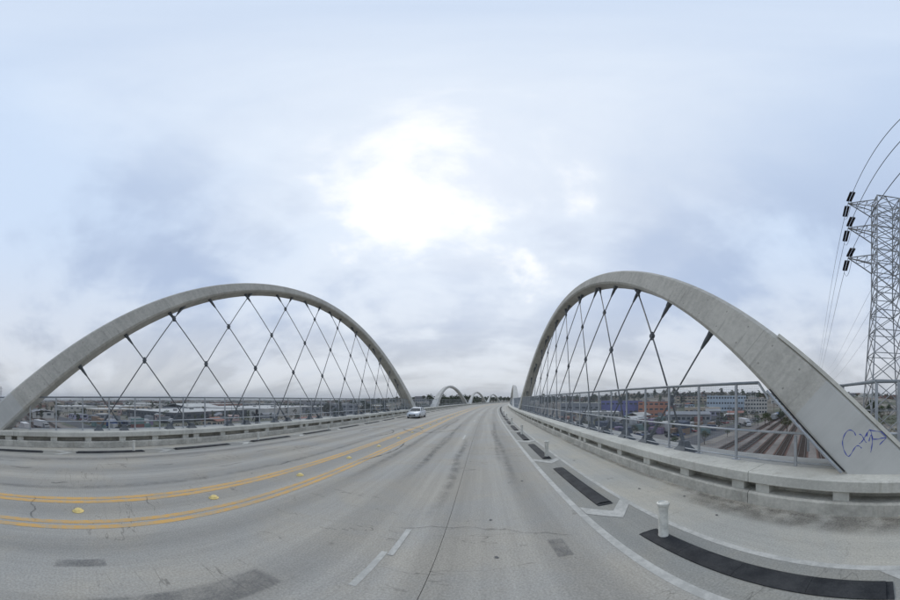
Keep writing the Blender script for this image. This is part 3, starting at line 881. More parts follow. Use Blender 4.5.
def building(az, r, wu, wv, h, wall, roofc, label, wins=0, rows=1, gable=0.0, doors=2, vents=3, name='warehouse', rot=None, winh=1.4, group=None, zoff=-.25):
    """az, r locate the middle of the facade nearest the bridge; wu along the tracks, wv away from the bridge"""
    p = pol(az, r); rz = GROT if rot is None else rot
    root = empty(name, (p.x, p.y, p.z + zoff), rz, label, 'building', group or 'buildings seen past the railings')
    BN[0] += 1; s = BN[0]
    wm = colmat('wall_' + wall[0], wall[1]); rm = colmat('roof_' + roofc[0], roofc[1])
    # local: x along the tracks, +y away from the bridge
    mb = MB(); mb.box(-wu / 2, wu / 2, 0, wv, 0, h); mb.build('wall', wm, root)
    if gable:
        mb = MB(); o_ = .4
        pr = [(-wu / 2 - o_, h + .004), (0, h + gable), (wu / 2 + o_, h + .004), (wu / 2 + o_, h + .25), (0, h + gable + .28), (-wu / 2 - o_, h + .25)] if wu < wv else None
        if pr: mb.loft([[Vector((x, y, z)) for x, z in pr] for y in (-o_, wv + o_)])
        else:
            pr = [(-o_, h + .004), (wv / 2, h + gable), (wv + o_, h + .004), (wv + o_, h + .25), (wv / 2, h + gable + .28), (-o_, h + .25)]
            mb.loft([[Vector((x, y, z)) for y, z in pr] for x in (-wu / 2 - o_, wu / 2 + o_)])
        rf = fixn(mb.build('roof', rm, root))
    else:
        mb = MB(); mb.box(-wu / 2 - .15, wu / 2 + .15, -.15, wv + .15, h + .004, h + .35); rf = mb.build('roof', rm, root)
    q = random.Random(s)
    for i in range(vents):
        x, y = q.uniform(-wu * .42, wu * .42), q.uniform(wv * .15, wv * .8); zz = h + .35 + gable * (1 - abs((x / (wu / 2)) if wu < wv else (y / (wv / 2) - 1)))- (.2 if gable else 0)
        mb = MB(); a = q.uniform(.7, 1.8); mb.box(x - a, x + a, y - a * .8, y + a * .8, zz - .3, zz + q.uniform(.8, 1.6)); mb.build('roof_vent', M_trim, rf)
    for i in range(doors):
        x = -wu / 2 + wu * (i + .5 + q.uniform(-.15, .15)) / max(doors, 1)
        mb = MB(); mb.box(x - 1.8, x + 1.8, -.12, .1, 0, min(4.2, h * .6)); mb.build('door', M_trim, root)
    if wins:
        for rr_ in range(rows):
            zc_ = h * (rr_ + .62) / rows if rows > 1 else h * .68
            for i in range(wins):
                x = -wu / 2 + wu * (i + .5) / wins; ww = min(wu / wins * .32, 1.6)
                mb = MB(); mb.box(x - ww, x + ww, -.06, .1, zc_ - winh / 2, zc_ + winh / 2); mb.build('window', PANE, root)
            nside = max(2, int(wins * wv / wu))
            for sx in (-1, 1):
                for i in range(min(nside, 12)):
                    y = wv * (i + .5) / min(nside, 12); ww = min(wv / nside * .3, 1.5)
                    mb = MB(); a, b = (sx * wu / 2 - .1, sx * wu / 2 + .06) if sx > 0 else (sx * wu / 2 - .06, sx * wu / 2 + .1)
                    mb.box(a, b, y - ww, y + ww, zc_ - winh / 2, zc_ + winh / 2); mb.build('window', PANE, root)
    return root


WHT = ('white', (0.50, 0.50, 0.48)); PALE = ('pale', (0.45, 0.44, 0.41)); GREY = ('grey', (0.25, 0.255, 0.26)); DARK = ('dark', (0.085, 0.09, 0.095))
BEIGE = ('beige', (0.40, 0.34, 0.26)); BLUE = ('violet_blue', (0.15, 0.155, 0.36)); ORNG = ('orange', (0.42, 0.19, 0.12)); PINK = ('pink', (0.48, 0.36, 0.33))
TEAL = ('teal', (0.16, 0.33, 0.31)); LAV = ('lavender', (0.33, 0.32, 0.42)); ICE = ('ice_blue', (0.42, 0.50, 0.58)); BRICK = ('brick', (0.27, 0.13, 0.10)); SLATE = ('slate', (0.23, 0.24, 0.255))

# left of the bridge
building(-75, 182, 64, 95, 6.3, DARK, WHT, 'long dark warehouse with a bright white roof beyond the left railing', 14, 1, 0, 3, 5)
building(-58, 225, 88, 70, 7.2, PALE, WHT, 'long pale warehouse with a white roof, behind the walking person', 0, 1, 0, 4, 6)
building(-67.5, 188, 26, 30, 3.4, WHT, WHT, 'low white shed in front of the white-roofed dark warehouse', 5, 1, 1.2, 2, 1)
building(-69, 250, 40, 44, 7.5, SLATE, WHT, 'steep white gabled shed between the two long warehouses', 5, 1, 3.0, 2, 1)
building(-62, 178, 42, 12, 3.6, PINK, PINK, 'low pink brick shed in front of the long pale warehouse', 8, 1, 0, 2, 1)
building(-88, 250, 50, 40, 5.5, BEIGE, PALE, 'beige low building at left with a flat pale roof', 8, 1, 0, 2, 3)
building(-95, 330, 62, 42, 6.5, PALE, WHT, 'pale building with a white roof near the left arch foot', 9, 1, 0, 2, 3)
building(-84, 345, 80, 44, 6.2, BEIGE, WHT, 'long beige building with a white roof, far left field', 12, 1, 0, 2, 4)
building(-101, 205, 26, 16, 5, WHT, GREY, 'small white shed by the rails at the far left', 4, 1, 1.5, 1, 0)
building(-48, 300, 70, 46, 6.6, PALE, WHT, 'pale warehouse with a white roof right of the walking person', 12, 1, 0, 3, 4)
building(-39.5, 270, 34, 30, 7, GREY, PALE, 'grey block with a pale roof behind the right half of the left railing', 6, 1, 0, 2, 2)
building(-30.5, 235, 40, 32, 10, SLATE, GREY, 'dark slate block near the far end of the left railing', 7, 2, 0, 2, 2)
building(-24.2, 200, 24, 24, 9.5, BEIGE, PALE, 'beige stucco block by the far foot of the left arch', 5, 2, 0, 1, 2)
building(-35, 360, 60, 40, 9, SLATE, GREY, 'wide dark block far behind the left railing', 10, 2, 0, 2, 3)
building(-92, 190, 18, 10, 3.6, LAV, GREY, 'small lavender shed at left by the tracks', 3, 1, 0, 1, 0)
building(-80, 470, 110, 60, 7, PALE, WHT, 'far pale warehouse with a white roof on the left plain', 14, 1, 0, 2, 3)
building(-64, 400, 90, 60, 8, BRICK, PALE, 'far brick warehouse on the left plain', 14, 1, 0, 2, 3)
building(-52, 450, 100, 50, 8, GREY, WHT, 'far grey warehouse with a white roof on the left plain', 12, 1, 0, 2, 3)
# right of the bridge
building(31.8, 222, 36, 26, 13.6, BLUE, GREY, 'long violet-blue warehouse beyond the right railing', 9, 2, 0, 3, 3, rot=R_(-30))
building(39.0, 206, 25, 20, 12.6, ORNG, BRICK, 'orange building with rows of windows beyond the right railing', 6, 3, 0, 2, 2, rot=R_(-36))
building(22.5, 215, 34, 20, 11.5, SLATE, PALE, 'dark slate shed with a pale roof left of the violet-blue warehouse', 6, 1, 0, 2, 2, rot=R_(-25))
building(55.4, 272, 42, 18, 17.0, ICE, PALE, 'long ice-blue building with rows of windows under the trees', 14, 3, 0, 2, 4, rot=R_(-50), winh=1.9)
building(62.0, 250, 22, 18, 14.8, PALE, PALE, 'cream building with a grid of windows beside the right arch foot', 8, 4, 0, 1, 2, rot=R_(-58), winh=1.6)
building(46.8, 138, 24, 12, 6.2, GREY, SLATE, 'grey ribbed shed behind the right railing, below the hangers', 9, 1, 1.4, 2, 1, rot=R_(-42))
building(34.6, 150, 11, 8, 4.2, TEAL, TEAL, 'small teal shed behind the right railing', 3, 1, 0, 1, 0, rot=R_(-32))
building(52.3, 165, 9, 9, 6.8, LAV, GREY, 'small lavender house with a dark door beyond the right railing', 3, 2, 1.5, 1, 0, rot=R_(-50))
building(50.0, 210, 30, 14, 7.5, BEIGE, BEIGE, 'low beige building between the lavender house and the trees', 8, 1, 0, 2, 2, rot=R_(-46))
building(42.6, 118, 10, 7, 3.6, PINK, PALE, 'pink painted hut behind the right railing', 3, 1, 0, 1, 0, rot=R_(-40))
building(27.5, 170, 22, 14, 6, PALE, WHT, 'pale shed with a white roof below the violet-blue warehouse', 6, 1, 0, 2, 1, rot=R_(-28))
building(68.5, 330, 36, 20, 9, PALE, GREY, 'pale block on the slope behind the right arch foot', 8, 2, 0, 1, 2, rot=R_(-64))
building(47.5, 330, 40, 16, 9, BEIGE, BRICK, 'beige block on the wooded slope right of the orange building', 8, 2, 0, 1, 2, rot=R_(-45))
building(57.5, 190, 12, 9, 4.5, BEIGE, BRICK, 'small brown-roofed hut below the ice-blue building', 3, 1, 1.3, 1, 0, rot=R_(-52))

# small sheds and houses that fill the blocks
q = random.Random(33); SH = []
for lo_, hi_, n_, side in ((-106, -40, 34, 'left'), (20, 72, 30, 'right')):
    for _ in range(n_):
        az = q.uniform(lo_, hi_); r = q.choice((125, 150, 175, 205, 240, 275, 310)) * q.uniform(.95, 1.06); p = pol(az, r); u_, v_ = to_uv(p)
        if -32 < v_ < 46: continue
        SH.append((side, az, r))
SH.sort()
cn = {}
for side, az, r in SH:
    wc, rc = q.choice((PALE, BEIGE, GREY, SLATE, PINK, ICE, BRICK)), q.choice((GREY, SLATE, BRICK, PALE, WHT))
    cn[side] = cn.get(side, 0) + 1
    building(az, r, q.uniform(6, 13), q.uniform(6, 10), q.uniform(2.8, 5), wc, rc, 'small %s hut with %s roof, %s from left among huts past %s railing' % (wc[0].replace('_', ' '), rc[0], ordinal(cn[side] - 1), side), 3, 1, q.choice((0, 1.2, 1.6)), 1, 0, 'hut', GROT + q.choice((0, .25, -.6)), 1.0, 'small huts past the %s railing' % side)

# ------------------------------------------------------------------ vehicles
M_silver = mat('white_car_paint', (0.62, 0.65, 0.68), 0.03, 1, 0.25, 0, None, 0.2, None, 0.6)
M_tyre = mat('tyre_rubber', (0.02, 0.02, 0.02), 0.2, 5, 0.8)
M_rim = mat('alloy_rim', (0.45, 0.46, 0.48), 0.1, 5, 0.35, 0, None, 0.8)
M_glass = mat('car_glass', (0.03, 0.036, 0.04), 0.1, 1, 0.08, 0, None, 0, None, 0.7)
M_lamp = mat('headlamp_lens', (0.7, 0.72, 0.74), 0.05, 1, 0.15, 0, None, 0.3)
M_black = mat('black_trim', (0.03, 0.03, 0.032), 0.2, 3, 0.5)
M_red = mat('red_lens', (0.30, 0.02, 0.02), 0.1, 3, 0.3)


def sedan():
    """front at -y, 4.6 m long"""
    root = empty('sedan_car')
    st = [(-2.30, .30, .58, .62), (-2.22, .22, .70, .80), (-1.9, .19, .78, .88), (-1.2, .18, .90, .91), (-.75, .18, .95, .92), (0.4, .18, .96, .92), (1.3, .18, .99, .91), (1.9, .2, 1.0, .88), (2.22, .26, .96, .80), (2.30, .36, .84, .70)]
    rings = []
    for y, zb, zt, hw in st:
        rings.append([Vector((sx * hw * k, y, z)) for sx, k, z in ((-1, .86, zb), (-1, 1, zb + .14), (-1, 1, (zb + zt) / 2 + .05), (-1, .95, zt - .06), (-1, .82, zt), (1, .82, zt), (1, .95, zt - .06), (1, 1, (zb + zt) / 2 + .05), (1, 1, zb + .14), (1, .86, zb))])
    mb = MB(); mb.loft(rings); o = fixn(mb.build('body', M_silver, root, True)); o.data.set_sharp_from_angle(angle=R_(50))
    cab = [(-.95, .93, .93, .80, .80), (-.25, .95, 1.36, .80, .62), (.35, .96, 1.43, .80, .62), (.95, .97, 1.40, .79, .60), (1.75, .99, 1.0, .76, .70)]
    rings = [[Vector((-wb, y, zb)), Vector((-wt, y, zt)), Vector((wt, y, zt)), Vector((wb, y, zb))] for y, zb, zt, wb, wt in cab]
    mb = MB(); mb.loft(rings); fixn(mb.build('windows', M_glass, root))
    rf = [(-.32, 1.345, .60), (-.2, 1.40, .61), (.35, 1.455, .62), (.95, 1.425, .60), (1.05, 1.37, .58)]
    mb = MB(); mb.loft([[Vector((-w_, y, z - .03)), Vector((-w_ * .96, y, z + .012)), Vector((w_ * .96, y, z + .012)), Vector((w_, y, z - .03))] for y, z, w_ in rf]); fixn(mb.build('roof', M_silver, root))
    for sx in (-1, 1):
        mb = MB()
        for a, b in (((-.95, .93, .81), (-.25, 1.37, .63)), ((.3, .95, .81), (.33, 1.43, .63)), ((1.75, 1.0, .765), (.98, 1.41, .61))):
            mb = MB(); mb.bar((sx * a[2], a[0], a[1]), (sx * b[2], b[0], b[1]), .04, 5); mb.build('pillar', M_silver, root)
        mb = MB(); mb.box(sx * .98 - .09, sx * .98 + .09, -.72, -.58, .95, 1.08); mb.build('mirror', M_silver, root)
        mb = MB(); mb.loft([[Vector((sx * x, y, z)) for x, z in ((.42, .57), (.42, .67), (.76, .72), (.76, .62))] for y, k in ((-2.26, 0), (-2.05, 0))]); fixn(mb.build('headlight', M_lamp, root))
        mb = MB(); mb.box(sx * .62 - .16, sx * .62 + .16, 2.2, 2.31, .78, .92); mb.build('tail_light', M_red, root)
        for y in (-1.42, 1.38):
            M = Matrix.Translation((sx * .80, y, .33)) @ Matrix.Rotation(R_(90), 4, 'Y')
            mb = MB(); mb.lathe([(.20, -.11), (.31, -.11), (.33, -.07), (.33, .07), (.31, .11), (.20, .11)], 20, M); ty = mb.build('wheel', M_tyre, root)
            mb = MB(); mb.lathe([(.205, -.115), (.15, -.09), (.15, .09), (.205, .115)], 14, M); mb.build('rim', M_rim, ty)
    mb = MB(); mb.box(-.45, .45, -2.315, -2.25, .34, .56); mb.build('grille', M_black, root)
    mb = MB(); mb.box(-.26, .26, -2.33, -2.29, .43, .54); mb.build('number_plate', M_whi, root)
    return root


car = sedan()
car.location = P(35.0, -9.75, .004); car.rotation_euler = (0, 0, -35 / RAD)
tag(car, 'white sedan driving towards the viewer in the oncoming lanes', 'car')


def far_vehicle_meshes():
    mb = MB()
    mb.loft([[Vector((sx * hw, y, z)) for sx, z in ((-1, zb), (-1, zt), (1, zt), (1, zb))] for y, zb, zt, hw in ((-2.2, .35, .7, .8), (-1.9, .3, .85, .9), (-.8, .3, .95, .92), (1.6, .3, 1.0, .92), (2.2, .35, .9, .85))])
    body = mb.mesh('body')
    mb = MB(); mb.loft([[Vector((sx * hw, y, z)) for sx, z in ((-1, .94), (-1, zt), (1, zt), (1, .94))] for y, zt, hw in ((-1.0, .96, .8), (-.3, 1.38, .66), (.9, 1.42, .66), (1.7, 1.0, .78))])
    cab = mb.mesh('windows')
    mb = MB()
    for sx in (-.82, .82):
        for y in (-1.4, 1.4): mb.bar((sx - .1, y, .33), (sx + .1, y, .33), .33, 10)
    wh = mb.mesh('wheels')
    return body, cab, wh


vb, vc, vw = far_vehicle_meshes()
for me, mt in ((vb, M_silver), (vc, M_glass), (vw, M_tyre)): me.materials.append(mt)
PAINTS = [('white', (.6, .6, .6)), ('grey', (.22, .23, .24)), ('black', (.03, .03, .035)), ('red', (.28, .04, .035)), ('blue', (.05, .09, .22)), ('silver', (.4, .41, .43))]
pm_ = {n_: mat('paint_' + n_, c_, .05, 1, .3, 0, None, .2) for n_, c_ in PAINTS}


def parked(i, p, rz, col, where, group):
    root = empty('parked_car', p, rz, '%s parked car, %s' % (col, where), 'car', group)
    b = inst('body', vb, root); b.material_slots[0].link = 'OBJECT'; b.material_slots[0].material = pm_[col]
    inst('windows', vc, root)
    inst('wheels', vw, root)['kind'] = 'stuff'


i = 0
for row, (u0, u1, v, stp) in enumerate(((-205, -70, 49, 3.6), (-200, -75, 57, 3.9), (60, 150, 49, 3.4), (65, 160, 60, 3.8))):
    u = u0; kk = 0
    while u < u1:
        if rnd.random() < .62:
            c = rnd.choice(PAINTS)[0]
            parked(i, uv_(u, v, GZ + .03), GROT + rnd.uniform(-.06, .06), c, '%s along its row in the yard on the %s' % (ordinal(kk), 'left' if row < 2 else 'right') + (', nearer row' if row % 2 == 0 else ', farther row'), 'cars parked in the %s yard' % ('left' if row < 2 else 'right')); i += 1; kk += 1
        u += stp * rnd.choice((1, 1, 1, 2.2))


# lorries, trailers and containers
def truck(p, rz, boxc, cabc, label, L=11.0):
    root = empty('box_truck', p, rz, label, 'truck', 'trucks and trailers in the yards')
    mb = MB(); mb.box(-1.25, 1.25, 0, L, 1.05, 3.9); mb.build('box_body', pm_[boxc], root)
    mb = MB(); mb.loft([[Vector((sx * 1.2, y, z)) for sx, z in ((-1, .5), (-1, zt), (1, zt), (1, .5))] for y, zt in ((-2.6, 1.5), (-2.3, 1.7), (-1.7, 2.85), (-.25, 2.95))]); mb.build('cab', pm_[cabc], root)
    mb = MB(); mb.box(-1.0, 1.0, -2.14, -1.9, 1.85, 2.6); mb.build('windscreen', M_glass, root)
    mb = MB(); mb.box(-.5, .5, -2.4, L, .6, 1.0); mb.build('chassis', M_black, root)
    for y in (-1.4, L - 3.2, L - 1.9):
        for sx in (-1, 1):
            mb = MB(); mb.bar((sx * 1.15 - .14, y, .5), (sx * 1.15 + .14, y, .5), .5, 12); mb.build('wheel', M_tyre, root)


for j, (az, r, dr, bc, cc, lab) in enumerate(((-84, 128, 0.2, 'blue', 'white', 'blue box truck with a white cab close below the left railing'), (-81.5, 135, 1.2, 'white', 'blue', 'white box truck beside the blue truck below the left railing'),
        (-77, 140, 0.1, 'white', 'white', 'white box truck alone below the left railing, right of the blue truck'), (-98, 122, .3, 'white', 'grey', 'white trailer with a grey cab near the left arch foot'), (-103, 118, .15, 'white', 'white', 'white truck nearest the left arch foot'),
        (-70, 152, 0.2, 'grey', 'white', 'grey box truck with a white cab left of the pink shed'),
        (36.5, 132, 1.0, 'white', 'white', 'white box truck below the orange building'), (40, 112, 1.2, 'white', 'blue', 'white trailer with a blue cab close behind the right railing'), (60, 135, .6, 'white', 'white', 'white truck beside the tracks under the cream building'),
        (31, 140, 1.0, 'silver', 'white', 'silver box truck left of the teal shed'))):
    truck(pol(az, r, GZ + .03), GROT + math.pi / 2 * (1 if j % 2 else -1) + dr, bc, cc, lab, 7 + (j * 3 % 5))

mb = MB(); mb.box(-3.03, 3.03, -1.2, 1.2, .02, 2.58)
cbody = mb.mesh('body'); cbody.materials.append(M_trim)
mb = MB(); n = 40; vs = []
for k in range(n + 1):
    x = -3.0 + 6.0 * k / n; y = -1.215 - (.03 if (k // 2) % 2 else 0); vs += [(x, y, .12), (x, y, 2.5)]
mb.add(vs, [(2 * k, 2 * k + 2, 2 * k + 3, 2 * k + 1) for k in range(n)]); csid = mb.mesh('ribbed_side'); csid.materials.append(M_trim)
mb = MB(); mb.box(3.03, 3.07, -1.1, 1.1, .1, 2.5); cdoor = mb.mesh('door'); cdoor.materials.append(M_trim)
CCOL = [('rust red', (.19, .085, .07)), ('purple', (.21, .16, .25)), ('teal', (.14, .21, .20)), ('grey', (.25, .26, .27)), ('brown', (.22, .15, .10)), ('white', (.42, .42, .41)), ('navy', (.06, .075, .11))]
ccm = [mat('container_' + n_.replace(' ', '_'), c_, .25, .6, .7, 0, 4) for n_, c_ in CCOL]
q = random.Random(12); cl_ = []
for a0, a1, rr0, n_ in ((27, 52, (104, 118, 131), 34), (-104, -74, (120, 131, 142), 24)):
    for _ in range(n_): cl_.append((q.uniform(a0, a1), q.choice(rr0) * q.uniform(.98, 1.03), q.choice((0, 0, 1))))
cl_.sort(); kc = {'left': 0, 'right': 0}
for az, r, up in cl_:
    p = pol(az, r, GZ + .04); u_, v_ = to_uv(p)
    if -28 < v_ < 33: continue
    side = 'left' if az < 0 else 'right'; ci = q.randrange(len(CCOL)); rz = GROT + q.choice((0, 0, 1.57)) + q.uniform(-.1, .1)
    for lev in range(up + 1):
        if lev: ci = (ci + 2) % len(CCOL)
        root = empty('shipping_container', p + Vector((0, 0, 2.62 * lev)), rz, '%s shipping container, %s from left below the %s railing%s' % (CCOL[ci][0], ordinal(kc[side]), side, ', upper' if lev else ''), 'container', 'shipping containers below the %s railing' % side)
        for nm, me in (('body', cbody), ('ribbed_side', csid), ('door', cdoor)):
            o = inst(nm, me, root); o.material_slots[0].link = 'OBJECT'; o.material_slots[0].material = ccm[ci]
        kc[side] += 1

FCOL = [('rust brown', (.16, .075, .05)), ('dark grey', (.07, .075, .08)), ('pale grey', (.33, .34, .34)), ('tan', (.26, .2, .13)), ('dull blue', (.08, .12, .2))]
fcm = [mat('freight_' + n_.replace(' ', '_'), c_, .3, .5, .75, 0, 3) for n_, c_ in FCOL]
mb = MB(); mb.box(-7.2, 7.2, -1.45, 1.45, 1.1, 4.3); mb.loft([[Vector((x, y, z)) for y, z in ((-1.5, 4.304), (0, 4.55), (1.5, 4.304))] for x in (-7.3, 7.3)])
for x in range(-7, 8): mb.box(x - .05, x + .05, -1.53, 1.53, 1.15, 4.25)
fb = mb.mesh('body'); fb.materials.append(fcm[0])
mb = MB(); mb.box(-7.6, 7.6, -.5, .5, .75, 1.098)
for x in (-5.6, -4.0, 4.0, 5.6):
    for y in (-.75, .75): mb.bar((x, y - .07, .83), (x, y + .07, .83), .46, 12)
fu = mb.mesh('bogies'); fu.materials.append(M_black)
mb = MB(); mb.box(-1.2, 1.2, -1.56, -1.50, 1.2, 4.0); fd = mb.mesh('door'); fd.materials.append(M_trim)
kf = 0
for v, u0, n_, side in ((24.0, -330, 9, 'left'), (18.5, -300, 6, 'left'), (13.0, -372, 8, 'left'), (24.0, 175, 6, 'right'), (-10, 120, 5, 'right')):
    for j in range(n_):
        ci = rnd.randrange(len(FCOL))
        root = empty('freight_car', uv_(u0 + 15.6 * j, v, GZ + .05), GROT, '%s boxcar, %s in its train, %s of bridge, %s track' % (FCOL[ci][0], ordinal(j), side, 'street-side' if v > 20 else 'middle' if v > 15 else 'inner' if v > 0 else 'near-side'), 'railcar', 'freight cars standing in the rail yard')
        b = inst('body', fb, root); b.material_slots[0].link = 'OBJECT'; b.material_slots[0].material = fcm[ci]
        inst('bogies', fu, root)['kind'] = 'stuff'; inst('door', fd, root)

# ------------------------------------------------------------------ lattice towers and wires
LD = Vector((math.sin(R_(74.5)), math.cos(R_(74.5)), 0))     # the line's heading
AD = Vector((-LD.y, LD.x, 0))                                # arms point this way (towards far end of bridge)


def tower(base, ztop, arms, wb, wt, bar, label, insul=True, wide_arm=4.3):
    root = empty('transmission_tower', base, 0, label, 'pylon', 'steel lattice pylons')
    def Q(a, l, z): return AD * a + LD * l + Vector((0, 0, z))
    H = ztop - base.z
    hw = lambda z: (wb + (wt - wb) * min(1, z / (H * .62)) ** .8) / 2
    cs = [(1, 1), (-1, 1), (-1, -1), (1, -1)]
    levels = []; z = 0.0
    while z < H - .5: levels.append(z); z += max(2.0, hw(z) * 1.55)
    levels.append(H)
    for a, l in cs:
        mb = MB()
        for z0, z1 in zip(levels[:-1], levels[1:]): mb.bar(Q(a * hw(z0), l * hw(z0), z0), Q(a * hw(z1), l * hw(z1), z1), bar, 4)
        mb.build('leg', M_pyl, root)
    for f in range(4):
        c0, c1 = cs[f], cs[(f + 1) % 4]
        for z0, z1 in zip(levels[:-1], levels[1:]):
            p = lambda c, z: Q(c[0] * hw(z), c[1] * hw(z), z)
            mb = MB(); mb.bar(p(c0, z0), p(c1, z1), bar * .6); mb.bar(p(c1, z0), p(c0, z1), bar * .6); mb.bar(p(c0, z1), p(c1, z1), bar * .6)
            mb.build('bracing', M_pyl, root)
    mb = MB()                                                # pointed cap
    for a, l in cs: mb.bar(Q(a * hw(H), l * hw(H), H), Q(0, 0, H + 1.3), bar * .7)
    mb.build('peak', M_pyl, root)
    tips = []
    for za in arms:
        z = za - base.z; wz = hw(z)
        for sd_ in (1, -1):
            tip = Q(sd_ * wide_arm, 0, z); mb = MB()
            for l in (1, -1):
                mb.bar(Q(sd_ * wz, l * wz, z + .15), tip, bar * .75); mb.bar(Q(sd_ * wz, l * wz, z - 1.35), tip, bar * .75)
                for k in (.33, .66):
                    a = Q(sd_ * wz, l * wz, z + .15).lerp(tip, k); b = Q(sd_ * wz, l * wz, z - 1.35).lerp(tip, k); mb.bar(a, b, bar * .45)
                    mb.bar(b, Q(sd_ * wz, l * wz, z + .15).lerp(tip, k - .33), bar * .45)
            for k in (.33, .66):
                mb.bar(Q(sd_ * wz, wz, z + .15).lerp(tip, k), Q(sd_ * wz, -wz, z + .15).lerp(tip, k), bar * .45)
            mb.build('cross_arm', M_pyl, root); tips.append((sd_, base + tip))
    return root, tips


M_pyl = mat('pylon_steel', (0.34, 0.35, 0.355), 0.25, 1.0, 0.55, 0, None, 0.4)
M_ins = mat('dark_porcelain', (0.022, 0.018, 0.022), 0.2, 3, 0.3)
M_wire = mat('wire_aluminium', (0.10, 0.105, 0.11), 0.1, 1, 0.5, 0, None, 0.4)
tc1 = Vector((29.16, -0.55, 0)); tc1.z = terr(tc1.x, tc1.y)
ARMS = (30.0, 25.1, 20.1)
t1, tips1 = tower(tc1, 31.2, ARMS, 6.4, 2.6, .10, 'steel lattice pylon at the right edge, carrying black insulators')
far_p = Vector((29.16, -.55, 0)) + LD * 215; far_p.z = terr(far_p.x, far_p.y)
t2, tips2 = tower(far_p, far_p.z + 42, tuple(z + far_p.z - GZ for z in ARMS), 6.4, 2.5, .11, 'small distant lattice pylon above the foot of the right arch')
LB = Vector((math.sin(R_(72.5)), math.cos(R_(72.5)), 0))
back_p = Vector((29.16, -.55, 0)) - LB * 230; back_p.z = GZ
backtips = [(sd_, back_p + AD * sd_ * 4.3 + Vector((0, 0, za - GZ))) for za in ARMS for sd_ in (1, -1)]
lv = ['topmost', 'middle', 'lowest']


def wire(p, q, sag, r, n=48):
    mb = MB(); pts = []
    for i in range(n + 1):
        t = (i / n); pts.append(p.lerp(q, t) + Vector((0, 0, -sag * 4 * t * (1 - t))))
    rings = []
    for i, c in enumerate(pts):
        t = (pts[min(n, i + 1)] - pts[max(0, i - 1)]).normalized(); u = t.cross(Vector((0, 0, 1))).normalized(); v = t.cross(u)
        rings.append([c + u * r * math.cos(k * 1.257) + v * r * math.sin(k * 1.257) for k in range(5)])
    mb.loft(rings); return mb


for i, ((sd_, a), (_, b), (_, c)) in enumerate(zip(tips1, tips2, backtips)):
    side = 'near arm' if sd_ > 0 else 'far arm'
    lvl = lv[i // 2]
    ends = []
    for tgt, nm, sag in ((b, 'towards the distant pylon', 5.5), (c, 'overhead across the bridge', 3.5)):
        dr = (tgt - a).normalized(); dr.z -= .10 + .02 * sag / 5; dr.normalize()
        p0 = a + dr * .55; p1 = a + dr * 2.75
        ins = empty('insulator', a, 0)
        ins.parent = t1; ins.matrix_parent_inverse = Matrix.Identity(4); ins.location = a - tc1
        side_v = dr.cross(Vector((0, 0, 1))).normalized()
        for o_ in (-.16, .16):
            mb = MB(); q = (p1 - p0).to_track_quat('Z', 'Y').to_matrix().to_4x4()
            prof = []
            for k in range(13):
                z = 2.0 * k / 12 + .1; prof += [(.05, z - .05), (.15, z - .02), (.15, z + .015), (.05, z + .05)]
            mb.lathe(prof, 10, Matrix.Translation(p0 + side_v * o_ - a) @ q); mb.build('disc_string', M_ins, ins)
        mb = MB(); mb.bar(-side_v * 0, p0 - a, .03); mb.bar(p0 - a - side_v * .2, p0 - a + side_v * .2, .04); mb.bar(p1 - a - side_v * .2, p1 - a + side_v * .2, .04); mb.bar(p1 - a, p1 + dr * .5 - a, .035); mb.build('yoke', M_pyl, ins)['kind'] = 'stuff'
        e = p1 + dr * .5; ends.append(e)
        o = wire(e, tgt, sag, .028).build('power_line', M_wire, None, True)
        tag(o, '%s power line running from the pylon\'s %s %s' % (lvl, side, nm), 'power line', 'power lines from the pylon')
    o = wire(ends[0], ends[1], 1.9, .022, 24).build('jumper_cable', M_wire, None, True)
    tag(o, 'slack loop of wire hanging under the pylon\'s %s %s' % (lvl, side), 'power line', 'jumper loops on the pylon')
lp = pol(-107.9, 620); tower(lp, lp.z + 46, (lp.z + 42, lp.z + 36), 8, 3, .22, 'faint distant lattice pylon at the left edge above the arch foot')

# street and yard poles
M_pole = mat('timber_pole', (0.10, 0.08, 0.065), 0.3, 2, 0.9)
poles = [(-99, 150, 11), (-93, 180, 11), (-86, 210, 12), (-79, 165, 11), (-73, 260, 12), (-66, 210, 11), (-56, 190, 12), (-50, 240, 12), (-44, 210, 12), (-36, 190, 13), (-33, 240, 14),
         (27, 190, 12), (35, 185, 12), (44, 160, 11), (49, 185, 12), (56, 150, 11), (60, 170, 12), (66, 180, 12)]
for i, (az, r, h) in enumerate(poles):
    p = pol(az, r); root = empty('utility_pole', p, R_(-az) + .3, '%s timber utility pole from the left, beyond the railings' % ordinal(i), 'utility pole', 'utility poles beyond the railings')
    mb = MB(); mb.bar((0, 0, -.3), (0, 0, h), .16, 6, .11); mb.build('pole', M_pole, root)
    for z in (h - .6, h - 1.7):
        mb = MB(); mb.box(-1.2, 1.2, -.06, .06, z, z + .13); mb.build('cross_bar', M_pole, root)

# ------------------------------------------------------------------ trees
M_bark = mat('bark', (0.09, 0.07, 0.055), 0.3, 2, 0.95)
LEAF = [leaf_mat('leaf_dark', (0.038, 0.056, 0.028)), leaf_mat('leaf_mid', (0.062, 0.088, 0.038)), leaf_mat('leaf_olive', (0.085, 0.095, 0.05)), leaf_mat('leaf_grey', (0.068, 0.080, 0.056))]


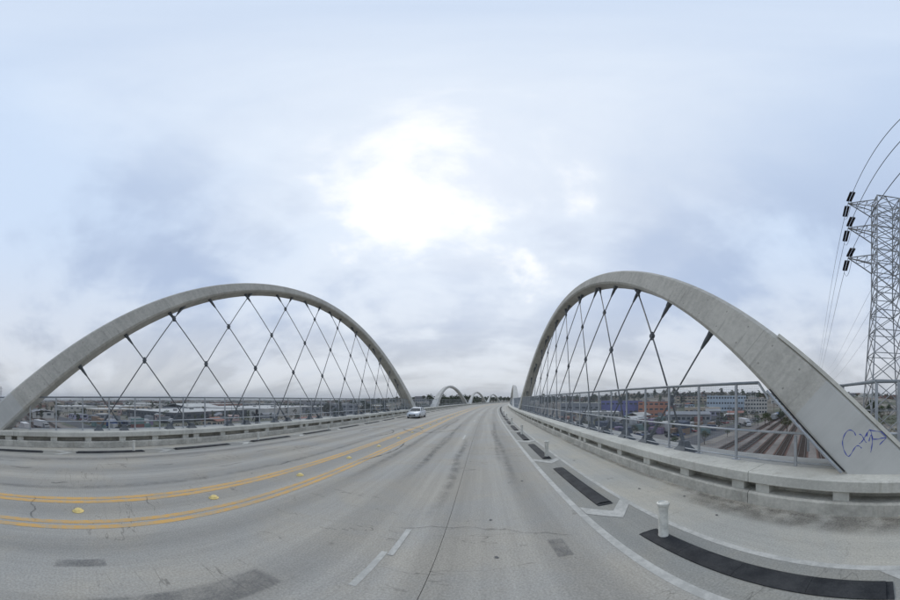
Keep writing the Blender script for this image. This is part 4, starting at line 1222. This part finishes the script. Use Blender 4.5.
def tree_meshes(seed, kind):
    """unit-height tree about 10 m: trunk with limbs, crown of leaf faces in uneven clumps"""
    q = random.Random(seed); tm = MB()
    H = 10.0; clumps = []
    tm.bar((0, 0, -.3), (.1, .05, 2.6), .28, 7, .2)
    top = Vector((.1, .05, 2.6))
    if kind == 'pine':
        tm.bar(top, (0.15, 0, 9.6), .2, 6, .04)
        for k in range(30):
            z = 2.4 + 7.2 * (k / 30); rr_ = (1 - k / 31) * 2.1 + .25; a = k * 2.4 + q.uniform(-.4, .4)
            c = Vector((rr_ * math.cos(a) * q.uniform(.5, 1), rr_ * math.sin(a) * q.uniform(.5, 1), z)); clumps.append((c, q.uniform(.55, .95)))
            if k % 3 == 0: tm.bar((.12, 0, z - .2), c, .06, 4, .02)
    elif kind == 'tall':
        tm.bar(top, (.4, .1, 8.6), .2, 6, .05)
        for k in range(24):
            z = q.uniform(3.8, 9.6); a = q.uniform(0, 6.28); rr_ = q.uniform(.2, 1.9) * (1.1 - abs(z - 6.8) / 4.5)
            c = Vector((rr_ * math.cos(a) + .2, rr_ * math.sin(a), z)); clumps.append((c, q.uniform(.55, 1.05)))
            if k % 2 == 0: tm.bar((.25, .05, z - 1.0), c, .07, 4, .02)
    else:
        for k in range(5):
            a = k * 1.26 + q.uniform(-.3, .3); e = Vector((2.2 * math.cos(a), 2.2 * math.sin(a), q.uniform(5, 7.4))); tm.bar(top, e, .15, 5, .04)
        for k in range(30):
            a = q.uniform(0, 6.28); ph = q.uniform(-.35, 1.5); rr_ = q.uniform(.55, 1.0)
            c = Vector((3.0 * rr_ * math.cos(a) * math.cos(ph), 3.0 * rr_ * math.sin(a) * math.cos(ph), 6.0 + 3.1 * rr_ * math.sin(ph))); clumps.append((c, q.uniform(.7, 1.35)))
    lm = MB()
    for c, r in clumps:
        for k in range(34):
            v = Vector((q.gauss(0, 1), q.gauss(0, 1), q.gauss(0, .8))).normalized() * r * q.uniform(.35, 1.05); p = c + v
            n = (v.normalized() + Vector((q.uniform(-.8, .8), q.uniform(-.8, .8), q.uniform(-.3, .9)))).normalized()
            u = n.cross(Vector((0, 0, 1)) if abs(n.z) < .9 else Vector((1, 0, 0))).normalized(); w_ = n.cross(u); s = q.uniform(.16, .34)
            lm.add([p - u * s, p + w_ * s * .55, p + u * s, p - w_ * s * .55], [(0, 1, 2, 3)])
    return tm.mesh('trunk'), lm.mesh('crown')


TM = [(tree_meshes(k * 5 + 1, kd), kd) for k, kd in enumerate(('round', 'round', 'tall', 'tall', 'pine', 'round'))]
for (t_, c_), kd in TM: t_.materials.append(M_bark); c_.materials.append(LEAF[0])
KW = {'round': 'round-crowned', 'tall': 'tall narrow', 'pine': 'pointed'}
LW = ['dark green', 'mid green', 'olive', 'grey-green']
plan = {}


def add_tree(az, r, h, kind_i, leaf_i, where): plan.setdefault(where, []).append((az, r, h, kind_i, leaf_i))


q = random.Random(21)
for _ in range(85): add_tree(q.uniform(-106, -38), q.choice((150, 165, 200, 230, 290, 330, 380, 400)) * q.uniform(.93, 1.12), q.uniform(5, 8.5), q.randrange(6), q.randrange(4), 'on the left plain')
add_tree(-70.6, 165, 8.0, 0, 1, 'on the left plain')
for _ in range(20): add_tree(q.uniform(-37, -15), q.uniform(150, 300), q.uniform(9, 14), q.randrange(6), q.choice((0, 0, 3)), 'behind the far half of the left railing')
for az, r, h, k_ in ((-17.5, 120, 15, 1), (-14.2, 150, 17, 0), (-12.6, 130, 17, 0), (-11.3, 165, 17, 2), (-8.7, 180, 18, 3), (-7.6, 150, 16.5, 5), (-6.3, 175, 17.5, 1), (-5.0, 190, 19, 0), (-3.4, 200, 18.5, 1), (-2.0, 215, 19, 0), (-.6, 240, 15, 5), (0.6, 260, 13, 1),
                   (2.2, 330, 9.5, 3), (2.9, 345, 11, 2), (3.5, 350, 10, 3), (4.3, 370, 9, 0), (5.2, 390, 8.5, 0), (6.2, 400, 9, 1), (7.0, 420, 8, 0)):
    add_tree(az, r, h * (.8 if az < -12 else 1.02), k_, 3 if az < -12 else 0, 'among the far arches')
for _ in range(82): add_tree(q.uniform(12, 78), q.choice((q.uniform(300, 345), q.uniform(345, 430), q.uniform(360, 440))), q.uniform(9.0, 16.0), q.choice((0, 1, 2, 2, 3, 4, 5)), q.choice((0, 0, 1, 3)), 'on the wooded skyline at right')
for _ in range(45): add_tree(q.uniform(20, 72), q.choice((105, 125, 145, 170, 195, 215, 245, 300)) * q.uniform(.93, 1.1), q.uniform(4.0, 7.5), q.choice((0, 1, 5, 0, 1, 5, 2)), q.randrange(4), 'among the right-hand buildings')
for _ in range(28):
    p_ = uv_(q.uniform(48, 190), q.choice((q.uniform(29, 33), q.uniform(44, 66)))); add_tree(math.degrees(math.atan2(p_.x, p_.y)), math.hypot(p_.x, p_.y), q.uniform(3.0, 6.0), q.choice((0, 1, 5)), q.choice((1, 2, 3)), 'beside the right-hand tracks')
for _ in range(14): add_tree(q.uniform(80, 96), q.uniform(120, 210), q.uniform(9, 15), q.choice((0, 1, 5)), q.choice((0, 1)), 'behind the pylon at the right edge')
for where, lst in plan.items():
    lst.sort()
    for i, (az, r, h, ki, li) in enumerate(lst):
        p = pol(az, r); (tme, cme), kd = TM[ki]
        root = empty('tree', p, q.uniform(0, 6.28), '%s %s tree %s, %s from left' % (KW[kd], LW[li], where, ordinal(i)), 'tree', 'trees ' + where)
        k = h / 10; root.scale = (k * q.uniform(.9, 1.25), k * q.uniform(.9, 1.25), k)
        inst('trunk', tme, root)
        c = inst('crown', cme, root); c.material_slots[0].link = 'OBJECT'; c.material_slots[0].material = LEAF[li]

# scrub, far town and far woods: masses nobody could count
q = random.Random(5); mb = MB()
for _ in range(1500):
    az = q.choice((q.uniform(-108, -15), q.uniform(15, 96))); r = 110 * (5.0 ** q.random()); p = pol(az, r)
    u_, v_ = to_uv(p)
    if -30 < v_ < 44: continue
    for k in range(14):
        c = p + Vector((q.gauss(0, .8), q.gauss(0, .8), q.uniform(.1, 1.3))); s = q.uniform(.25, .55)
        n = Vector((q.gauss(0, 1), q.gauss(0, 1), abs(q.gauss(0, 1)))).normalized(); u = n.cross(Vector((0, 0, 1))).normalized(); w_ = n.cross(u)
        mb.add([c - u * s, c + w_ * s * .6, c + u * s, c - w_ * s * .6], [(0, 1, 2, 3)])
o = mb.build('scrub', LEAF[2]); tag(o, 'low dry scrub scattered over the ground beyond the railings', 'scrub', kind='stuff')

TOWNM = [colmat('town_' + a, b) for a, b in (('white', (.5, .5, .48)), ('tan', (.30, .26, .21)), ('grey', (.2, .2, .21)), ('brick', (.2, .12, .1)))]
for ti, tm_ in enumerate(TOWNM):
    mb = MB()
    for _ in range(900):
        az = q.uniform(-118, 100); r = 470 * (9.0 ** q.random())
        if -12 < az < 16 and r < 900: continue
        p = pol(az, r); a, b, h = q.uniform(5, 16), q.uniform(5, 14), q.choice((3.5, 4.5, 5, 7, 9)) * (1 + (r / 3000) * q.random())
        mb.box(-a, a, -b, b, -.3, h, Matrix.Translation(p) @ Matrix.Rotation(GROT + q.choice((0, 0, .3)), 4, 'Z'))
    o = mb.build('distant_town', tm_); tag(o, 'distant mass of low %s roofs and walls towards the horizon' % ('white', 'tan', 'grey', 'brick')[ti], 'town', kind='stuff')
for ti in (0, 3):
    mb = MB()
    for _ in range(3600):
        az = q.uniform(-118, 100); r = 425 * (10.5 ** q.random())
        p = pol(az, r); h = q.uniform(5, 10) * (1 + .6 * (r / 4500)); w_ = h * q.uniform(.35, .6)
        for k in range(9):
            c = p + Vector((q.gauss(0, w_ * .5), q.gauss(0, w_ * .5), h * q.uniform(.3, .95))); s = w_ * q.uniform(.3, .6)
            n = Vector((q.gauss(0, 1), q.gauss(0, 1), q.gauss(0, .8))).normalized(); u = n.cross(Vector((0, 0, 1))).normalized(); v_ = n.cross(u)
            mb.add([c - u * s, c + v_ * s * .7, c + u * s, c - v_ * s * .7], [(0, 1, 2, 3)])
    o = mb.build('distant_wood', LEAF[ti]); tag(o, 'distant mass of %s trees towards the horizon' % LW[ti], 'wood', kind='stuff')

# ------------------------------------------------------------------ the walker on the left pavement
M_skin = mat('skin', (0.42, 0.26, 0.19), 0.08, 6, 0.6)
M_cloth = mat('black_cloth', (0.018, 0.018, 0.02), 0.25, 6, 0.9)
M_cloth2 = mat('charcoal_trousers', (0.03, 0.03, 0.034), 0.25, 6, 0.9)
M_hair = mat('dark_hair', (0.015, 0.012, 0.010), 0.25, 12, 0.7)
M_shoe = mat('dark_shoe', (0.02, 0.02, 0.02), 0.2, 6, 0.6)


def person(loc, rz, label):
    root = empty('person', loc, rz, label, 'person')
    J = {'pel': (0, 0, .93, .135), 'wai': (0, .01, 1.08, .125), 'che': (0, -.005, 1.30, .155), 'nec': (0, -.02, 1.47, .055), 'hea': (0, -.035, 1.58, .085), 'top': (0, -.03, 1.69, .078),
         'hL': (-.095, 0, .88, .095), 'kL': (-.10, -.16, .50, .062), 'aL': (-.10, -.10, .09, .042), 'tL': (-.10, -.27, .045, .036),
         'hR': (.095, 0, .88, .095), 'kR': (.10, .08, .49, .062), 'aR': (.10, .32, .13, .042), 'tR': (.10, .19, .045, .036),
         'sL': (-.19, -.01, 1.40, .065), 'eL': (-.25, .10, 1.13, .045), 'wL': (-.24, -.02, .90, .032), 'fL': (-.235, -.06, .80, .030),
         'sR': (.19, -.01, 1.40, .065), 'eR': (.25, -.08, 1.14, .045), 'wR': (.22, -.26, .98, .032), 'fR': (.215, -.35, .96, .030)}
    E_ = [('pel', 'wai'), ('wai', 'che'), ('che', 'nec'), ('nec', 'hea'), ('hea', 'top')] + [(a + s_, b + s_) for s_ in 'LR' for a, b in (('h', 'k'), ('k', 'a'), ('a', 't'), ('s', 'e'), ('e', 'w'), ('w', 'f'))]
    E_ += [('pel', 'hL'), ('pel', 'hR'), ('che', 'sL'), ('che', 'sR')]
    ks = list(J); me = bpy.data.meshes.new('body'); me.from_pydata([J[k][:3] for k in ks], [(ks.index(a), ks.index(b)) for a, b in E_], [])
    o = bpy.data.objects.new('body', me); COL.objects.link(o)
    md = o.modifiers.new('skin', 'SKIN'); md.use_smooth_shade = True
    for i, k in enumerate(ks):
        sv = me.skin_vertices[0].data[i]; sv.radius = (J[k][3], J[k][3] * (.72 if k in ('pel', 'wai', 'che') else 1)); sv.use_root = (k == 'pel')
    o.modifiers.new('sub', 'SUBSURF').levels = 2
    o.modifiers['sub'].render_levels = 2
    dg = bpy.context.evaluated_depsgraph_get(); bm = bpy.data.meshes.new_from_object(o.evaluated_get(dg)); bpy.data.objects.remove(o)
    bm.name = 'body'; bm.materials.clear()
    for mt in (M_skin, M_cloth, M_cloth2, M_shoe): bm.materials.append(mt)
    for f in bm.polygons:
        c = f.center
        f.material_index = 0 if c.z > 1.49 or (abs(c.x) > .19 and c.z < .89) or (c.y < -.28 and c.z > .9) else 1 if c.z > .90 or abs(c.x) > .19 else 3 if c.z < .10 else 2
    inst('body', bm, root)
    mb = MB(); mb.lathe([(.02, 1.775), (.07, 1.76), (.105, 1.70), (.112, 1.62), (.10, 1.54), (.07, 1.50)], 14, Matrix.Translation((0, .012, 0))); mb.build('hair', M_hair, root, True)
    mb = MB(); mb.lathe([(.006, -.004), (.018, .01), (.006, .03)], 6, Matrix.Translation((0, -.118, 1.59))); mb.build('nose', M_skin, root)
    # five bent fingers a hand
    for sx, base, dr in ((-1, Vector((-.235, -.07, .79)), Vector((0, -.25, -1))), (1, Vector((.215, -.37, .955)), Vector((0, -1, -.2)))):
        mb = MB(); dr = dr.normalized(); side = Vector((0, 1, 0)) if sx < 0 else Vector((0, 0, 1))
        for k, ln in enumerate((.06, .075, .08, .07)):
            a = base + side * (k - 1.5) * .019; b = a + dr * ln * .6; mb.bar(a, b, .009, 5); mb.bar(b, b + (dr + Vector((-sx * .5, 0, -.1))) * ln * .5, .009, 5, .007)
        mb.bar(base - dr * .05, base - dr * .02 + side * .045, .011, 5, .009); mb.build('fingers', M_skin, root)
    mb = MB(); mb.loft([[Vector((sx * .15 * k, .10 + dy, z)) for sx, dy in ((-1, 0), (-1, .13 * k), (1, .13 * k), (1, 0))] for z, k in ((1.02, .85), (1.1, 1), (1.35, 1), (1.43, .7))]); mb.build('backpack', M_cloth, root)
    root.scale = (1.06, 1.06, 1.06)
    return root


person(P(12.4, -15.3, -.10), R_(-105), 'person in black clothes with a backpack walking behind the left railing')

# ------------------------------------------------------------------ the marine haze
mb = MB(); mb.box(-16000, 16000, -16000, 16000, -40, 260)
hz = mb.build('haze', None); tag(hz, 'pale marine haze over the whole plain', 'haze', kind='stuff')
hm = bpy.data.materials.new('haze'); hm.use_nodes = True; hm.node_tree.nodes.clear(); g = NT(hm.node_tree)
pv = g.n('ShaderNodeVolumePrincipled'); pv.inputs['Color'].default_value = (0.96, 0.98, 1.0, 1); pv.inputs['Density'].default_value = 0.00013; pv.inputs['Anisotropy'].default_value = 0.25
g.put(g.n('ShaderNodeOutputMaterial').inputs['Volume'], pv.outputs[0]); hz.data.materials.append(hm)
